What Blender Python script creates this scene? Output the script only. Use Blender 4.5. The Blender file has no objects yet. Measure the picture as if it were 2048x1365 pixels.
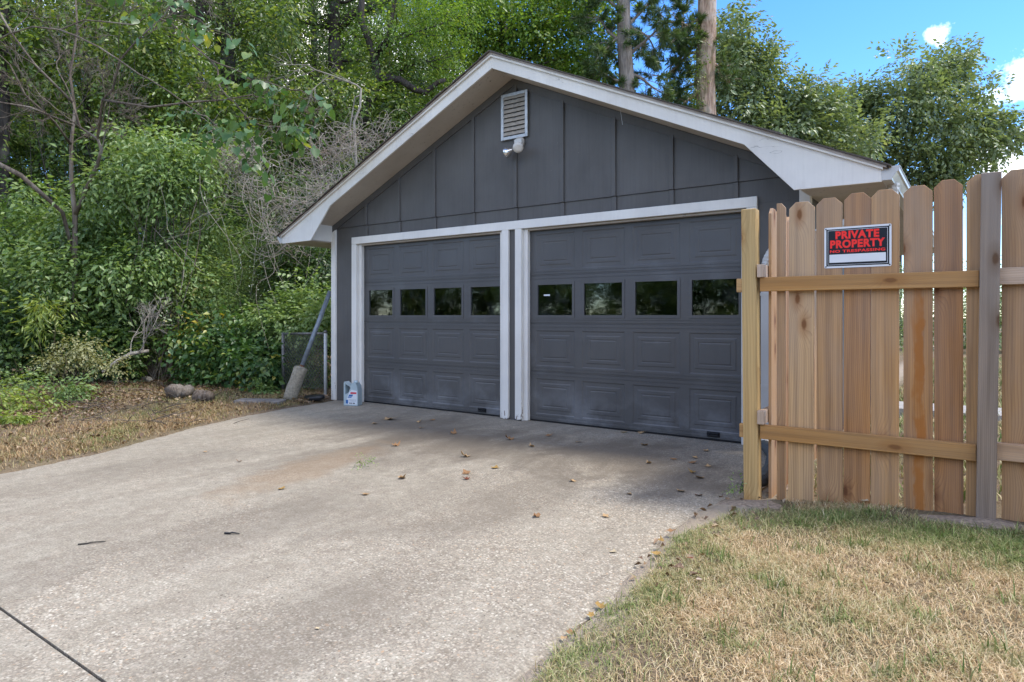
import bpy, bmesh, math, random
import numpy as np
from mathutils import Vector, Matrix

random.seed(7)
RNG = np.random.default_rng(11)
scene = bpy.context.scene
COL = scene.collection

# ------------------------------------------------------------------ camera
F_PX, HORIZON, CAM_H = 1310.0, 632.0, 1.176
PHI = math.atan(1310 / 1849.0)
RV = (math.cos(PHI), math.sin(PHI)); FV = (-math.sin(PHI), math.cos(PHI))
CAM = (7.37 * math.sin(PHI), -7.37 * math.cos(PHI))
cam_data = bpy.data.cameras.new('camera')
cam_data.sensor_fit = 'HORIZONTAL'; cam_data.sensor_width = 36.0
cam_data.lens = 36.0 * F_PX / 2048.0
cam_data.shift_y = (HORIZON - 682.5) / 2048.0
cam_data.clip_start = 0.05; cam_data.clip_end = 2000
cam = bpy.data.objects.new('camera', cam_data); COL.objects.link(cam)
cam.location = (CAM[0], CAM[1], CAM_H); cam.rotation_euler = (math.radians(90), 0, PHI)
scene.camera = cam

# ------------------------------------------------------------------ light
SUN = Vector((0.50, 0.27, 1.0)).normalized()          # direction towards the sun
SUN_EL = math.asin(SUN.z); SUN_AZ = math.atan2(SUN.x, SUN.y)
world = bpy.data.worlds.new('World'); scene.world = world; world.use_nodes = True
wn = world.node_tree; wn.nodes.clear()
def wnode(t, **kw):
    n = wn.nodes.new(t)
    for k, v in kw.items(): setattr(n, k, v)
    return n
sky = wnode('ShaderNodeTexSky', sky_type='NISHITA', sun_disc=False)
sky.sun_elevation = SUN_EL; sky.sun_rotation = SUN_AZ
sky.air_density = 0.85; sky.dust_density = 0.1; sky.ozone_density = 4.0
bg_sky = wnode('ShaderNodeBackground'); bg_sky.inputs['Strength'].default_value = 0.12
hs = wnode('ShaderNodeHueSaturation'); hs.inputs['Saturation'].default_value = 1.24; hs.inputs['Hue'].default_value = 0.507; hs.inputs['Value'].default_value = 0.92
wn.links.new(sky.outputs[0], hs.inputs['Color']); wn.links.new(hs.outputs[0], bg_sky.inputs['Color'])
FILL_CLOUD_OFF = (2.2, 0.5, 1.0)
# fair-weather cumulus puffs standing here and there round the whole sky (direction, radius)
tc = wnode('ShaderNodeTexCoord')
def wmath(op, a, b=None, c=None):
    n = wnode('ShaderNodeMath', operation=op)
    for i, v in enumerate((a, b, c)):
        if v is None: continue
        if isinstance(v, (int, float)): n.inputs[i].default_value = v
        else: wn.links.new(v, n.inputs[i])
    return n.outputs[0]
def dirpx(px, py):
    a = (px - 1024) / F_PX; d = Vector((a * RV[0] + FV[0], a * RV[1] + FV[1], (HORIZON - py) / F_PX)); return d.normalized()
puffs = [(dirpx(1872, 76), 0.018), (dirpx(2058, 172), 0.042), (dirpx(2020, 330), 0.055), (dirpx(2110, 285), 0.07)]
for az, el, r in ((1.6, 0.30, 0.09), (2.6, 0.22, 0.07), (3.5, 0.35, 0.10), (4.4, 0.25, 0.08), (5.2, 0.4, 0.08)):
    puffs.append((Vector((math.sin(az) * math.cos(el), math.cos(az) * math.cos(el), math.sin(el))), r))
pn = wnode('ShaderNodeTexNoise'); pn.inputs['Scale'].default_value = 22; pn.inputs['Detail'].default_value = 5; pn.inputs['Roughness'].default_value = 0.62
wn.links.new(tc.outputs['Generated'], pn.inputs['Vector'])
vary = wmath('MULTIPLY', wmath('SUBTRACT', pn.outputs['Fac'], 0.54), 4.0)
cloud = None
for d, r in puffs:
    ln = wnode('ShaderNodeVectorMath', operation='DISTANCE'); wn.links.new(tc.outputs['Generated'], ln.inputs[0]); ln.inputs[1].default_value = d
    e = wmath('DIVIDE', ln.outputs['Value'], r)
    cloud = e if cloud is None else wmath('MINIMUM', cloud, e)
cloud = wmath('ADD', wmath('SUBTRACT', 1.0, cloud), vary)
# broken cloud added over the unseen sky to whiten the fill light
cmap = wnode('ShaderNodeMapping'); cmap.inputs['Location'].default_value = FILL_CLOUD_OFF; wn.links.new(tc.outputs['Generated'], cmap.inputs[0])
cn = wnode('ShaderNodeTexNoise'); cn.inputs['Scale'].default_value = 2.3; cn.inputs['Detail'].default_value = 6; cn.inputs['Roughness'].default_value = 0.58
wn.links.new(cmap.outputs[0], cn.inputs['Vector'])
cloud = wmath('MAXIMUM', cloud, wmath('MULTIPLY', wmath('SUBTRACT', cn.outputs['Fac'], 0.50), 7.0))
cl = wnode('ShaderNodeClamp'); wn.links.new(cloud, cl.inputs[0])
bg_cloud = wnode('ShaderNodeBackground'); bg_cloud.inputs['Color'].default_value = (1, 0.975, 0.935, 1); bg_cloud.inputs['Strength'].default_value = 0.85
mixw = wnode('ShaderNodeMixShader'); outw = wnode('ShaderNodeOutputWorld')
wn.links.new(cl.outputs[0], mixw.inputs[0]); wn.links.new(bg_sky.outputs[0], mixw.inputs[1]); wn.links.new(bg_cloud.outputs[0], mixw.inputs[2])
wn.links.new(mixw.outputs[0], outw.inputs[0])

sun_data = bpy.data.lights.new('sun', 'SUN'); sun_data.energy = 1.15; sun_data.angle = math.radians(12); sun_data.color = (1.0, 0.94, 0.83)
sun = bpy.data.objects.new('sun', sun_data); COL.objects.link(sun)
sun.rotation_euler = SUN.to_track_quat('Z', 'Y').to_euler(); sun.location = (10, 10, 30)

vs_ = scene.view_settings
vs_.view_transform = 'Standard'; vs_.look = 'None'; vs_.exposure = 1.9; vs_.gamma = 1.0; vs_.use_curve_mapping = False
scene.render.engine = 'CYCLES'
scene.cycles.max_bounces = 6; scene.cycles.diffuse_bounces = 3; scene.cycles.glossy_bounces = 3
scene.cycles.transmission_bounces = 4; scene.cycles.transparent_max_bounces = 8
scene.cycles.use_adaptive_sampling = True

# ------------------------------------------------------------------ measuring helpers (a photograph point at a distance t metres -> world)
def at(px, py, t):
    a = (px - 1024) / F_PX
    return Vector((CAM[0] + t * (a * RV[0] + FV[0]), CAM[1] + t * (a * RV[1] + FV[1]), CAM_H - (py - HORIZON) / F_PX * t))
def gnd(px, py, z=0.0):
    t = (CAM_H - z) * F_PX / (py - HORIZON); return at(px, py, t)

# ------------------------------------------------------------------ material helpers
class NT:
    def __init__(s, name):
        s.m = bpy.data.materials.new(name); s.m.use_nodes = True; s.t = s.m.node_tree; s.t.nodes.clear()
        s.out = s.t.nodes.new('ShaderNodeOutputMaterial')
    def n(s, typ, ins=None, **kw):
        nd = s.t.nodes.new(typ)
        for k, v in kw.items(): setattr(nd, k, v)
        for k, v in (ins or {}).items(): s.set(nd.inputs[k], v)
        return nd
    def set(s, sock, v):
        if hasattr(v, 'is_output') or isinstance(v, bpy.types.NodeSocket): s.t.links.new(v, sock)
        elif isinstance(v, tuple) and len(v) == 3 and sock.type == 'RGBA': sock.default_value = (*v, 1)
        else: sock.default_value = v
    def math(s, op, a, b=0.0, c=None, clamp=False):
        ins = {0: a, 1: b}
        if c is not None: ins[2] = c
        return s.n('ShaderNodeMath', ins, operation=op, use_clamp=clamp).outputs[0]
    def mix(s, f, a, b, mode='MIX'):
        nd = s.n('ShaderNodeMix', data_type='RGBA', blend_type=mode)
        s.set(nd.inputs[0], f); s.set(nd.inputs[6], a); s.set(nd.inputs[7], b); return nd.outputs[2]
    def ramp(s, f, stops, interp='LINEAR'):
        nd = s.n('ShaderNodeValToRGB', {0: f}); cr = nd.color_ramp; cr.interpolation = interp
        while len(cr.elements) < len(stops): cr.elements.new(0.5)
        for e, (p, c) in zip(cr.elements, stops):
            e.position = p; e.color = (*c, 1) if len(c) == 3 else c
        return nd.outputs[0]
    def rng(s, v, a, b, c=0.0, d=1.0):
        return s.n('ShaderNodeMapRange', {0: v, 1: a, 2: b, 3: c, 4: d}).outputs[0]
    def noise(s, vec, scale, detail=4, rough=0.55, dist=0.0):
        return s.n('ShaderNodeTexNoise', {'Vector': vec, 'Scale': scale, 'Detail': detail, 'Roughness': rough, 'Distortion': dist}).outputs['Fac']
    def scaled(s, vec, sc, loc=(0, 0, 0)):
        return s.n('ShaderNodeMapping', {'Vector': vec, 'Scale': sc, 'Location': loc}).outputs[0]
    def obj(s): return s.n('ShaderNodeTexCoord').outputs['Object']
    def pos(s): return s.n('ShaderNodeNewGeometry').outputs['Position']
    def bump(s, h, strength=0.3, dist=0.01):
        return s.n('ShaderNodeBump', {'Height': h, 'Strength': strength, 'Distance': dist}).outputs[0]
    def principled(s, color, rough=0.6, normal=None, spec=0.4, metal=0.0, **kw):
        b = s.n('ShaderNodeBsdfPrincipled')
        s.set(b.inputs['Base Color'], color); s.set(b.inputs['Roughness'], rough); s.set(b.inputs['Metallic'], metal)
        b.inputs['Specular IOR Level'].default_value = spec
        if normal is not None: s.set(b.inputs['Normal'], normal)
        for k, v in kw.items(): s.set(b.inputs[k], v)
        s.t.links.new(b.outputs[0], s.out.inputs[0]); return s.m

def mat_paint(name, c, rough=0.5, dirt=(0.2, 0.17, 0.13), dirt_amt=0.25, grain=0.25, chips=0.0, chip_col=(0.16, 0.1, 0.07), haze=0.0, cracks=False):
    s = NT(name); p = s.pos()
    big = s.noise(p, 1.3, 5, 0.6); fine = s.noise(s.scaled(p, (60, 60, 3)), 1.0, 4, 0.6)
    c2 = tuple(x * 0.82 for x in c)
    col = s.mix(s.rng(big, 0.35, 0.68), c, c2)
    drt = s.math('MULTIPLY', s.rng(s.noise(s.scaled(p, (5, 5, 1.4)), 1.0, 6, 0.65), 0.55, 0.78), dirt_amt)
    col = s.mix(drt, col, dirt)
    col = s.mix(s.math('MULTIPLY', s.rng(s.noise(s.scaled(p, (42, 42, 1.3)), 1.0, 4, 0.65), 0.45, 0.68), min(0.4, grain)), col, tuple(x * 0.72 for x in c))
    if haze:
        hz = s.math('MULTIPLY', s.rng(s.noise(s.scaled(p, (1.6, 1, 2.2), (3, 0, 0)), 1.0, 4, 0.6), 0.58, 0.8), haze)
        col = s.mix(hz, col, (0.3, 0.32, 0.34))
        sz = s.n('ShaderNodeSeparateXYZ', {0: p}).outputs[2]            # splashed dust low on the doors
        du = s.math('MULTIPLY', s.rng(s.noise(s.scaled(p, (1.9, 1, 2.4), (7, 0, 1)), 1.0, 5, 0.62), 0.46, 0.68), s.rng(sz, 0.5, 0.12)); col = s.mix(s.math('MULTIPLY', du, 0.45), col, (0.30, 0.31, 0.33))
    if cracks:
        ck = s.math('MULTIPLY', s.rng(s.math('ABSOLUTE', s.math('SUBTRACT', s.noise(s.scaled(p, (1.6, 1, 9)), 1.0, 3, 0.6), 0.5)), 0.0, 0.006, 1.0, 0.0), s.rng(s.noise(p, 2.6, 3), 0.58, 0.64)); col = s.mix(s.math('MULTIPLY', ck, 0.8), col, (0.10, 0.08, 0.065))
    sp = s.rng(s.noise(p, 42, 2, 0.5), 0.76, 0.80)
    col = s.mix(s.math('MULTIPLY', sp, 0.35), col, tuple(min(1, x * 2.2 + 0.05) for x in c))
    h = fine
    if chips:
        ch = s.noise(s.scaled(p, (26, 26, 9)), 1.0, 5, 0.7); th = s.rng(s.n('ShaderNodeSeparateXYZ', {0: p}).outputs[2], 0.05, 0.55, 0.60, 0.76)
        m = s.math('GREATER_THAN', ch, th); col = s.mix(s.math('MULTIPLY', m, chips), col, chip_col)
    return s.principled(col, s.rng(big, 0.3, 0.7, rough - 0.08, rough + 0.1), s.bump(h, grain, 0.004), 0.35)

def mat_wood(name, light, dark, grey, grey_amt=0.35, stain=False, ring=30.0, knots=True):
    s = NT(name); o = s.obj(); rnd = s.n('ShaderNodeObjectInfo').outputs['Random']
    off = s.n('ShaderNodeCombineXYZ', {0: s.math('MULTIPLY', rnd, 37.0), 1: s.math('MULTIPLY', rnd, 11.0), 2: s.math('MULTIPLY', rnd, 53.0)}).outputs[0]
    v = s.n('ShaderNodeVectorMath', {0: o, 1: off}, operation='ADD').outputs[0]
    x, y, z = [s.n('ShaderNodeSeparateXYZ', {0: v}).outputs[i] for i in range(3)]
    kv = s.n('ShaderNodeCombineXYZ', {0: s.math('MULTIPLY', x, 6.0), 1: s.math('MULTIPLY', z, 2.6), 2: 0.0}).outputs[0]
    vor = s.n('ShaderNodeTexVoronoi', {'Vector': kv, 'Scale': 1.0, 'Randomness': 1.0}, voronoi_dimensions='2D'); d = vor.outputs['Distance']
    kpick = s.math('GREATER_THAN', s.n('ShaderNodeSeparateColor', {0: vor.outputs['Color']}).outputs[0], 0.6)
    bend = s.math('MULTIPLY', s.math('MULTIPLY', s.math('POWER', s.math('SUBTRACT', 1.0, s.math('MINIMUM', s.math('MULTIPLY', d, 1.9), 1.0)), 2.0), 0.075), kpick)
    wob = s.math('MULTIPLY', s.noise(s.scaled(v, (2.2, 2.2, 0.55)), 1.0, 3, 0.45), 0.12)
    xx = s.math('ADD', s.math('ADD', x, bend), wob)
    wv = s.math('FRACT', s.math('MULTIPLY', xx, ring * 3.1))
    rings = s.math('POWER', wv, 2.8)
    fib = s.noise(s.scaled(v, (190, 190, 3.0)), 1.0, 3, 0.6)
    bl = s.noise(s.scaled(v, (5, 5, 1.1)), 1.0, 4, 0.6)
    hue = s.ramp(s.math('FRACT', s.math('MULTIPLY', rnd, 7.3)), [(0.0, tuple(a * b for a, b in zip(light, (1.2, 1.25, 1.38)))), (0.35, light), (0.7, tuple(a * b for a, b in zip(light, (1.02, 0.86, 0.66)))), (1.0, tuple(a * b for a, b in zip(light, (0.70, 0.60, 0.52))))])
    col = s.mix(s.math('MULTIPLY', rings, s.rng(bl, 0.3, 0.7, 0.45, 0.95)), hue, dark)
    col = s.mix(s.math('MULTIPLY', s.rng(fib, 0.35, 0.7), 0.35), col, tuple(a * 0.72 for a in light))
    stk = s.noise(s.scaled(v, (34, 34, 0.8)), 1.0, 4, 0.6)
    col = s.mix(s.math('MULTIPLY', s.rng(stk, 0.46, 0.66), 0.55), col, tuple(a * 0.62 for a in dark)); col = s.mix(s.math('MULTIPLY', s.rng(stk, 0.44, 0.30), 0.4), col, tuple(min(1, a * 1.35) for a in light))
    gz = s.rng(s.n('ShaderNodeSeparateXYZ', {0: o}).outputs[2], 0.5, 1.75, 0.0, 1.0)
    gm = s.math('MULTIPLY', s.math('ADD', s.rng(bl, 0.35, 0.7), s.math('MULTIPLY', gz, 0.7)), grey_amt, clamp=True)
    col = s.mix(gm, col, grey)
    if knots:
        kn = s.rng(s.math('ADD', d, s.math('MULTIPLY', s.noise(v, 60, 2), 0.04)), 0.075, 0.125, 1.0, 0.0)
        km = s.math('MULTIPLY', kn, kpick)
        col = s.mix(s.math('MULTIPLY', km, 0.9), col, (0.085, 0.04, 0.02))
        halo = s.math('MULTIPLY', s.rng(d, 0.08, 0.28, 0.5, 0.0), kpick); col = s.mix(halo, col, tuple(a * b for a, b in zip(dark, (0.95, 0.8, 0.6))))
    if stain:
        so = s.n('ShaderNodeSeparateXYZ', {0: o}); edge = s.math('MULTIPLY', s.math('SUBTRACT', s.noise(s.scaled(o, (8, 8, 3.5)), 1.0, 4, 0.6), 0.5), 0.13)
        st = s.rng(s.math('ABSOLUTE', s.math('ADD', s.math('SUBTRACT', so.outputs[0], 0.005), edge)), 0.018, 0.03, 1.0, 0.0)
        st = s.math('MULTIPLY', st, s.rng(so.outputs[2], 1.30, 1.18, 0.0, 1.0)); st = s.math('MULTIPLY', st, s.rng(s.noise(s.scaled(o, (6, 6, 4), (4, 0, 2)), 1.0, 3, 0.6), 0.3, 0.5))
        col = s.mix(s.math('MULTIPLY', st, 0.85), col, (0.36, 0.13, 0.025))
    h = s.math('ADD', s.math('MULTIPLY', rings, 0.5), fib)
    return s.principled(col, 0.72, s.bump(h, 0.25, 0.003), 0.25)

def mat_leaf(name, cols, trans=0.35, rough=0.38, gloss=0.5):
    s = NT(name); ri = s.n('ShaderNodeNewGeometry').outputs['Random Per Island']
    cl = s.noise(s.pos(), 0.9, 2, 0.5)
    f = s.math('ADD', s.math('MULTIPLY', ri, 0.72), s.math('MULTIPLY', s.rng(cl, 0.3, 0.7), 0.28))
    n = len(cols); col = s.ramp(f, [(c[0], c[1]) for c in cols])
    b = s.n('ShaderNodeBsdfPrincipled'); s.set(b.inputs['Base Color'], col); b.inputs['Roughness'].default_value = rough; b.inputs['Specular IOR Level'].default_value = gloss
    tr = s.n('ShaderNodeBsdfTranslucent', {'Color': s.mix(1.0, col, (1.5, 1.45, 0.6), 'MULTIPLY')})
    mx = s.n('ShaderNodeMixShader', {0: trans, 1: b.outputs[0], 2: tr.outputs[0]})
    s.t.links.new(mx.outputs[0], s.out.inputs[0]); return s.m

def mat_bark(name, a, b, c, sc=1.0, moss=0.0):
    s = NT(name); p = s.pos()
    n1 = s.noise(s.scaled(p, (16 * sc, 16 * sc, 2.6 * sc)), 1.0, 6, 0.65, 0.6); n2 = s.noise(p, 1.7, 3)
    col = s.mix(s.rng(n1, 0.38, 0.62), a, b); col = s.mix(s.rng(n2, 0.52, 0.7), col, c)
    if moss: col = s.mix(s.math('MULTIPLY', s.rng(s.noise(s.scaled(p, (4, 4, 1.6)), 1.0, 4), 0.52, 0.62), moss), col, (0.06, 0.10, 0.025))
    return s.principled(col, 0.85, s.bump(n1, 0.9, 0.04), 0.2)

def mat_simple(name, c, rough=0.5, metal=0.0, var=0.2, sc=14, bump=0.1, spec=0.4):
    s = NT(name); p = s.obj(); n = s.noise(p, sc, 5, 0.6)
    col = s.mix(s.rng(n, 0.3, 0.7), c, tuple(x * (1 - var) for x in c))
    return s.principled(col, rough, s.bump(n, bump, 0.003), spec, metal)

M = {}
M['siding'] = mat_paint('siding_paint', (0.106, 0.102, 0.098), 0.6, (0.05, 0.045, 0.042), 0.35, 0.4)
M['door'] = mat_paint('door_paint', (0.098, 0.096, 0.095), 0.42, (0.05, 0.045, 0.045), 0.25, 0.08, haze=0.22)
M['trim'] = mat_paint('trim_paint', (0.77, 0.745, 0.695), 0.5, (0.34, 0.30, 0.25), 0.30, 0.15, chips=0.85)
M['barge'] = mat_paint('barge_paint', (0.77, 0.735, 0.67), 0.5, (0.42, 0.36, 0.30), 0.4, 0.2, cracks=True)
M['metal_white'] = mat_paint('gutter_enamel', (0.58, 0.57, 0.54), 0.35, (0.36, 0.30, 0.22), 0.4, 0.03)
def soffit_mat():
    s = NT('soffit_board'); p = s.pos()
    col = s.mix(s.rng(s.noise(p, 2.0, 4), 0.35, 0.7), (0.50, 0.45, 0.39), (0.42, 0.365, 0.305))
    m = s.math('MULTIPLY', s.rng(s.noise(p, 30, 3, 0.7), 0.635, 0.68), s.rng(s.noise(p, 1.6, 3), 0.42, 0.56))
    col = s.mix(s.math('MULTIPLY', m, 0.75), col, (0.10, 0.085, 0.075))
    return s.principled(col, 0.7, s.bump(s.noise(p, 60, 3), 0.15, 0.003), 0.2)
M['soffit'] = soffit_mat()
M['picket'] = mat_wood('picket_cedar', (0.46, 0.25, 0.098), (0.195, 0.082, 0.028), (0.38, 0.28, 0.20), 0.48, ring=26)
M['picket_pale'] = mat_wood('picket_pale_pine', (0.53, 0.32, 0.14), (0.28, 0.13, 0.05), (0.44, 0.335, 0.24), 0.4, ring=22)
M['picket_rich'] = mat_wood('picket_heartwood', (0.42, 0.205, 0.075), (0.165, 0.062, 0.022), (0.34, 0.235, 0.165), 0.42, ring=32)
M['picket_stain'] = mat_wood('picket_stained', (0.46, 0.25, 0.098), (0.195, 0.082, 0.028), (0.38, 0.28, 0.20), 0.48, stain=True, ring=26)
M['post_new'] = mat_wood('treated_post', (0.52, 0.32, 0.12), (0.34, 0.175, 0.055), (0.42, 0.33, 0.165), 0.40, ring=17)
M['rail'] = mat_wood('rail_pine', (0.47, 0.275, 0.105), (0.30, 0.15, 0.055), (0.40, 0.285, 0.165), 0.3, ring=34)
M['rail_pale'] = mat_wood('rail_pale_pine', (0.52, 0.38, 0.27), (0.40, 0.25, 0.15), (0.44, 0.36, 0.29), 0.3, ring=30)
M['post_grey'] = mat_wood('weathered_post', (0.29, 0.22, 0.165), (0.14, 0.095, 0.065), (0.275, 0.235, 0.20), 0.6, ring=42)
def shingle_mat():
    s = NT('asphalt_shingle'); p = s.pos()
    col = s.mix(s.noise(p, 6, 4), (0.055, 0.045, 0.038), (0.11, 0.09, 0.075)); g = s.noise(p, 240, 2)
    return s.principled(s.mix(s.math('MULTIPLY', g, 0.3), col, (0.2, 0.18, 0.16)), 0.9, s.bump(g, 0.5, 0.004), 0.2)
M['shingle'] = shingle_mat()
M['drip'] = mat_paint('drip_edge_paint', (0.44, 0.375, 0.32), 0.6, (0.22, 0.16, 0.12), 0.6, 0.2)
def concrete_mat():
    s = NT('driveway_concrete'); p = s.pos(); xyz = s.n('ShaderNodeSeparateXYZ', {0: p})
    X, Y = xyz.outputs[0], xyz.outputs[1]
    big = s.noise(p, 0.75, 5, 0.6, 0.4); streak = s.noise(s.scaled(p, (3.4, 0.6, 1)), 1.0, 7, 0.7, 0.3); mid = s.noise(p, 5.5, 5, 0.65)
    col = s.mix(s.rng(big, 0.3, 0.72), (0.375, 0.348, 0.288), (0.285, 0.26, 0.212))
    col = s.mix(s.math('MULTIPLY', s.rng(streak, 0.44, 0.66), 0.5), col, (0.205, 0.175, 0.135))
    col = s.mix(s.math('MULTIPLY', s.rng(streak, 0.46, 0.3), 0.22), col, (0.52, 0.475, 0.41))
    col = s.mix(s.math('MULTIPLY', s.rng(mid, 0.42, 0.7), 0.5), col, (0.25, 0.21, 0.17))
    mot = s.noise(p, 14, 8, 0.78); col = s.mix(s.math('MULTIPLY', s.rng(mot, 0.48, 0.66), 0.55), col, (0.17, 0.145, 0.115)); col = s.mix(s.math('MULTIPLY', s.rng(mot, 0.48, 0.34), 0.45), col, (0.53, 0.49, 0.42))
    gr = s.noise(p, 95, 3, 0.8); col = s.mix(s.rng(gr, 0.46, 0.66, 0.0, 0.75), col, (0.17, 0.145, 0.115)); col = s.mix(s.rng(gr, 0.44, 0.30, 0.0, 0.55), col, (0.62, 0.57, 0.49))
    # exposed aggregate, stronger where the cement paste has worn off
    wear = s.math('ADD', s.rng(s.noise(p, 1.1, 4, 0.6, 0.6), 0.38, 0.62), s.rng(X, 0.2, 2.6, -0.30, 0.55)); wear = s.math('MINIMUM', s.math('MAXIMUM', wear, 0.15), 1.0)
    wp = s.n('ShaderNodeMix', {0: 0.02, 4: p, 5: s.n('ShaderNodeTexNoise', {'Vector': p, 'Scale': 55.0}).outputs['Color']}, data_type='VECTOR').outputs[1]
    pv = s.n('ShaderNodeTexVoronoi', {'Vector': wp, 'Scale': 88.0}); pr = s.n('ShaderNodeSeparateColor', {0: pv.outputs['Color']})
    peb = s.ramp(pr.outputs[0], [(0.0, (0.15, 0.125, 0.10)), (0.2, (0.27, 0.225, 0.175)), (0.5, (0.40, 0.345, 0.275)), (0.78, (0.50, 0.45, 0.375)), (0.93, (0.66, 0.62, 0.54)), (1.0, (0.46, 0.30, 0.18))])
    pm = s.math('MULTIPLY', s.rng(pv.outputs['Distance'], 0.34, 0.60, 1.0, 0.0), s.math('MULTIPLY', wear, 0.8))
    col = s.mix(pm, col, peb)
    pv2 = s.n('ShaderNodeTexVoronoi', {'Vector': wp, 'Scale': 46.0}); pr2 = s.n('ShaderNodeSeparateColor', {0: pv2.outputs['Color']})
    chip = s.math('MULTIPLY', s.math('GREATER_THAN', pr2.outputs[0], 0.86), s.math('LESS_THAN', pv2.outputs['Distance'], 0.42))
    col = s.mix(s.math('MULTIPLY', chip, s.rng(wear, 0.5, 1.0, 0.0, 0.22)), col, (0.64, 0.59, 0.51))
    pit = s.math('MULTIPLY', s.math('GREATER_THAN', pr2.outputs[1], 0.93), s.math('LESS_THAN', pv2.outputs['Distance'], 0.22))
    col = s.mix(s.math('MULTIPLY', pit, 0.7), col, (0.07, 0.058, 0.048))
    # ragged blotches: mildew and tyre grime, plus garage shade painted in before the doors
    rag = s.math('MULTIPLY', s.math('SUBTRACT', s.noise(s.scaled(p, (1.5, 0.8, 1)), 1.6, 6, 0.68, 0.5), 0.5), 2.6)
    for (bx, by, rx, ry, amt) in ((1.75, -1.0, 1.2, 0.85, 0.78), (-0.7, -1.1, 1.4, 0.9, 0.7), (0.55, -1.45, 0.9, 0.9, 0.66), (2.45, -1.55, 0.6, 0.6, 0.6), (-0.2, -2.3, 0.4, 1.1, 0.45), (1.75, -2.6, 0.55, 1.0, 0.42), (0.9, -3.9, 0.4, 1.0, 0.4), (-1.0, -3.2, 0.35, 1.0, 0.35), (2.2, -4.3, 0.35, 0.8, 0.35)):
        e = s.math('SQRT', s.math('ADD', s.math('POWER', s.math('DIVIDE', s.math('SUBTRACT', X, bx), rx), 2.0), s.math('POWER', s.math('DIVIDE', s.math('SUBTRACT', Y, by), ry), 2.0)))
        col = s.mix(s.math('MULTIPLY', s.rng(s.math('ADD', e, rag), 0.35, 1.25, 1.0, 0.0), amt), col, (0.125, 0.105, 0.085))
    scr = s.rng(s.noise(s.scaled(p, (26, 0.9, 1)), 1.0, 3, 0.6, 0.3), 0.66, 0.74); col = s.mix(s.math('MULTIPLY', scr, 0.3), col, (0.17, 0.14, 0.11))
    ox, oy = 0.05, -2.75   # rust-brown stain
    dx = s.math('SUBTRACT', X, ox); dy = s.math('SUBTRACT', Y, oy)
    rr = s.math('SQRT', s.math('ADD', s.math('POWER', s.math('DIVIDE', s.math('ADD', dx, s.math('MULTIPLY', dy, 0.25)), 0.28), 2.0), s.math('POWER', s.math('DIVIDE', dy, 0.95), 2.0)))
    rs = s.rng(s.math('ADD', rr, s.math('MULTIPLY', s.math('SUBTRACT', s.noise(p, 4.5, 5, 0.65), 0.5), 1.7)), 0.55, 1.15, 1.0, 0.0)
    col = s.mix(s.math('MULTIPLY', rs, 0.4), col, (0.24, 0.155, 0.085))
    col = s.mix(1.0, col, (0.97, 0.945, 0.895), 'MULTIPLY')
    h = s.math('ADD', s.math('MULTIPLY', pm, 0.6), s.noise(p, 210, 3, 0.7))
    return s.principled(col, 0.85, s.bump(h, 0.45, 0.004), 0.25)
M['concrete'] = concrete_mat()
def soil_mat():
    s = NT('soil_and_thatch'); p = s.pos()
    a = s.noise(p, 3.2, 6, 0.65); b = s.noise(p, 55, 4, 0.7); c = s.noise(p, 0.5, 3)
    col = s.mix(s.rng(a, 0.35, 0.65), (0.20, 0.145, 0.095), (0.115, 0.085, 0.06)); col = s.mix(s.rng(b, 0.4, 0.7), col, (0.30, 0.23, 0.15))
    col = s.mix(s.math('MULTIPLY', s.rng(c, 0.45, 0.62), 0.5), col, (0.12, 0.13, 0.045))
    sx = s.n('ShaderNodeSeparateXYZ', {0: p}).outputs[0]                # pale sandy margin washed along the right edge of the slab
    sm = s.math('MULTIPLY', s.rng(sx, 2.7, 2.9), s.rng(s.math('ADD', sx, s.math('MULTIPLY', s.noise(p, 5, 4), 0.25)), 3.22, 3.42, 1.0, 0.0))
    col = s.mix(s.math('MULTIPLY', sm, 0.8), col, s.mix(b, (0.50, 0.42, 0.33), (0.36, 0.29, 0.22)))
    return s.principled(col, 0.95, s.bump(s.math('ADD', a, b), 0.8, 0.03), 0.1)
M['soil'] = soil_mat()
M['sand'] = mat_simple('sandy_edge_soil', (0.36, 0.285, 0.215), 0.95, var=0.6, sc=45, bump=1.0, spec=0.05)
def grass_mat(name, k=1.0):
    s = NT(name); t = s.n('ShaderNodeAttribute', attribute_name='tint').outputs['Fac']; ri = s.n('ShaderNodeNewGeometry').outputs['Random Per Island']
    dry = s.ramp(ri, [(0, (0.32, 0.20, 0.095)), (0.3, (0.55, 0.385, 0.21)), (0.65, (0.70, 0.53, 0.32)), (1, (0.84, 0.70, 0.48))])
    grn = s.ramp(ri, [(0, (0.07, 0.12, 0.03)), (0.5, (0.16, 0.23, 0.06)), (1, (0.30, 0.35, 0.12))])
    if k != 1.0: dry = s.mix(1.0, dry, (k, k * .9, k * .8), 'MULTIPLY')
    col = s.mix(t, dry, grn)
    b = s.n('ShaderNodeBsdfPrincipled'); s.set(b.inputs['Base Color'], col); b.inputs['Roughness'].default_value = 0.65; b.inputs['Specular IOR Level'].default_value = 0.2
    tr = s.n('ShaderNodeBsdfTranslucent', {'Color': col}); mx = s.n('ShaderNodeMixShader', {0: 0.25, 1: b.outputs[0], 2: tr.outputs[0]})
    s.t.links.new(mx.outputs[0], s.out.inputs[0]); return s.m
M['grass'] = grass_mat('grass_blades')
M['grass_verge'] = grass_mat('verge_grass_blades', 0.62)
G = lambda r, g, b: (r, g, b)
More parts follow.
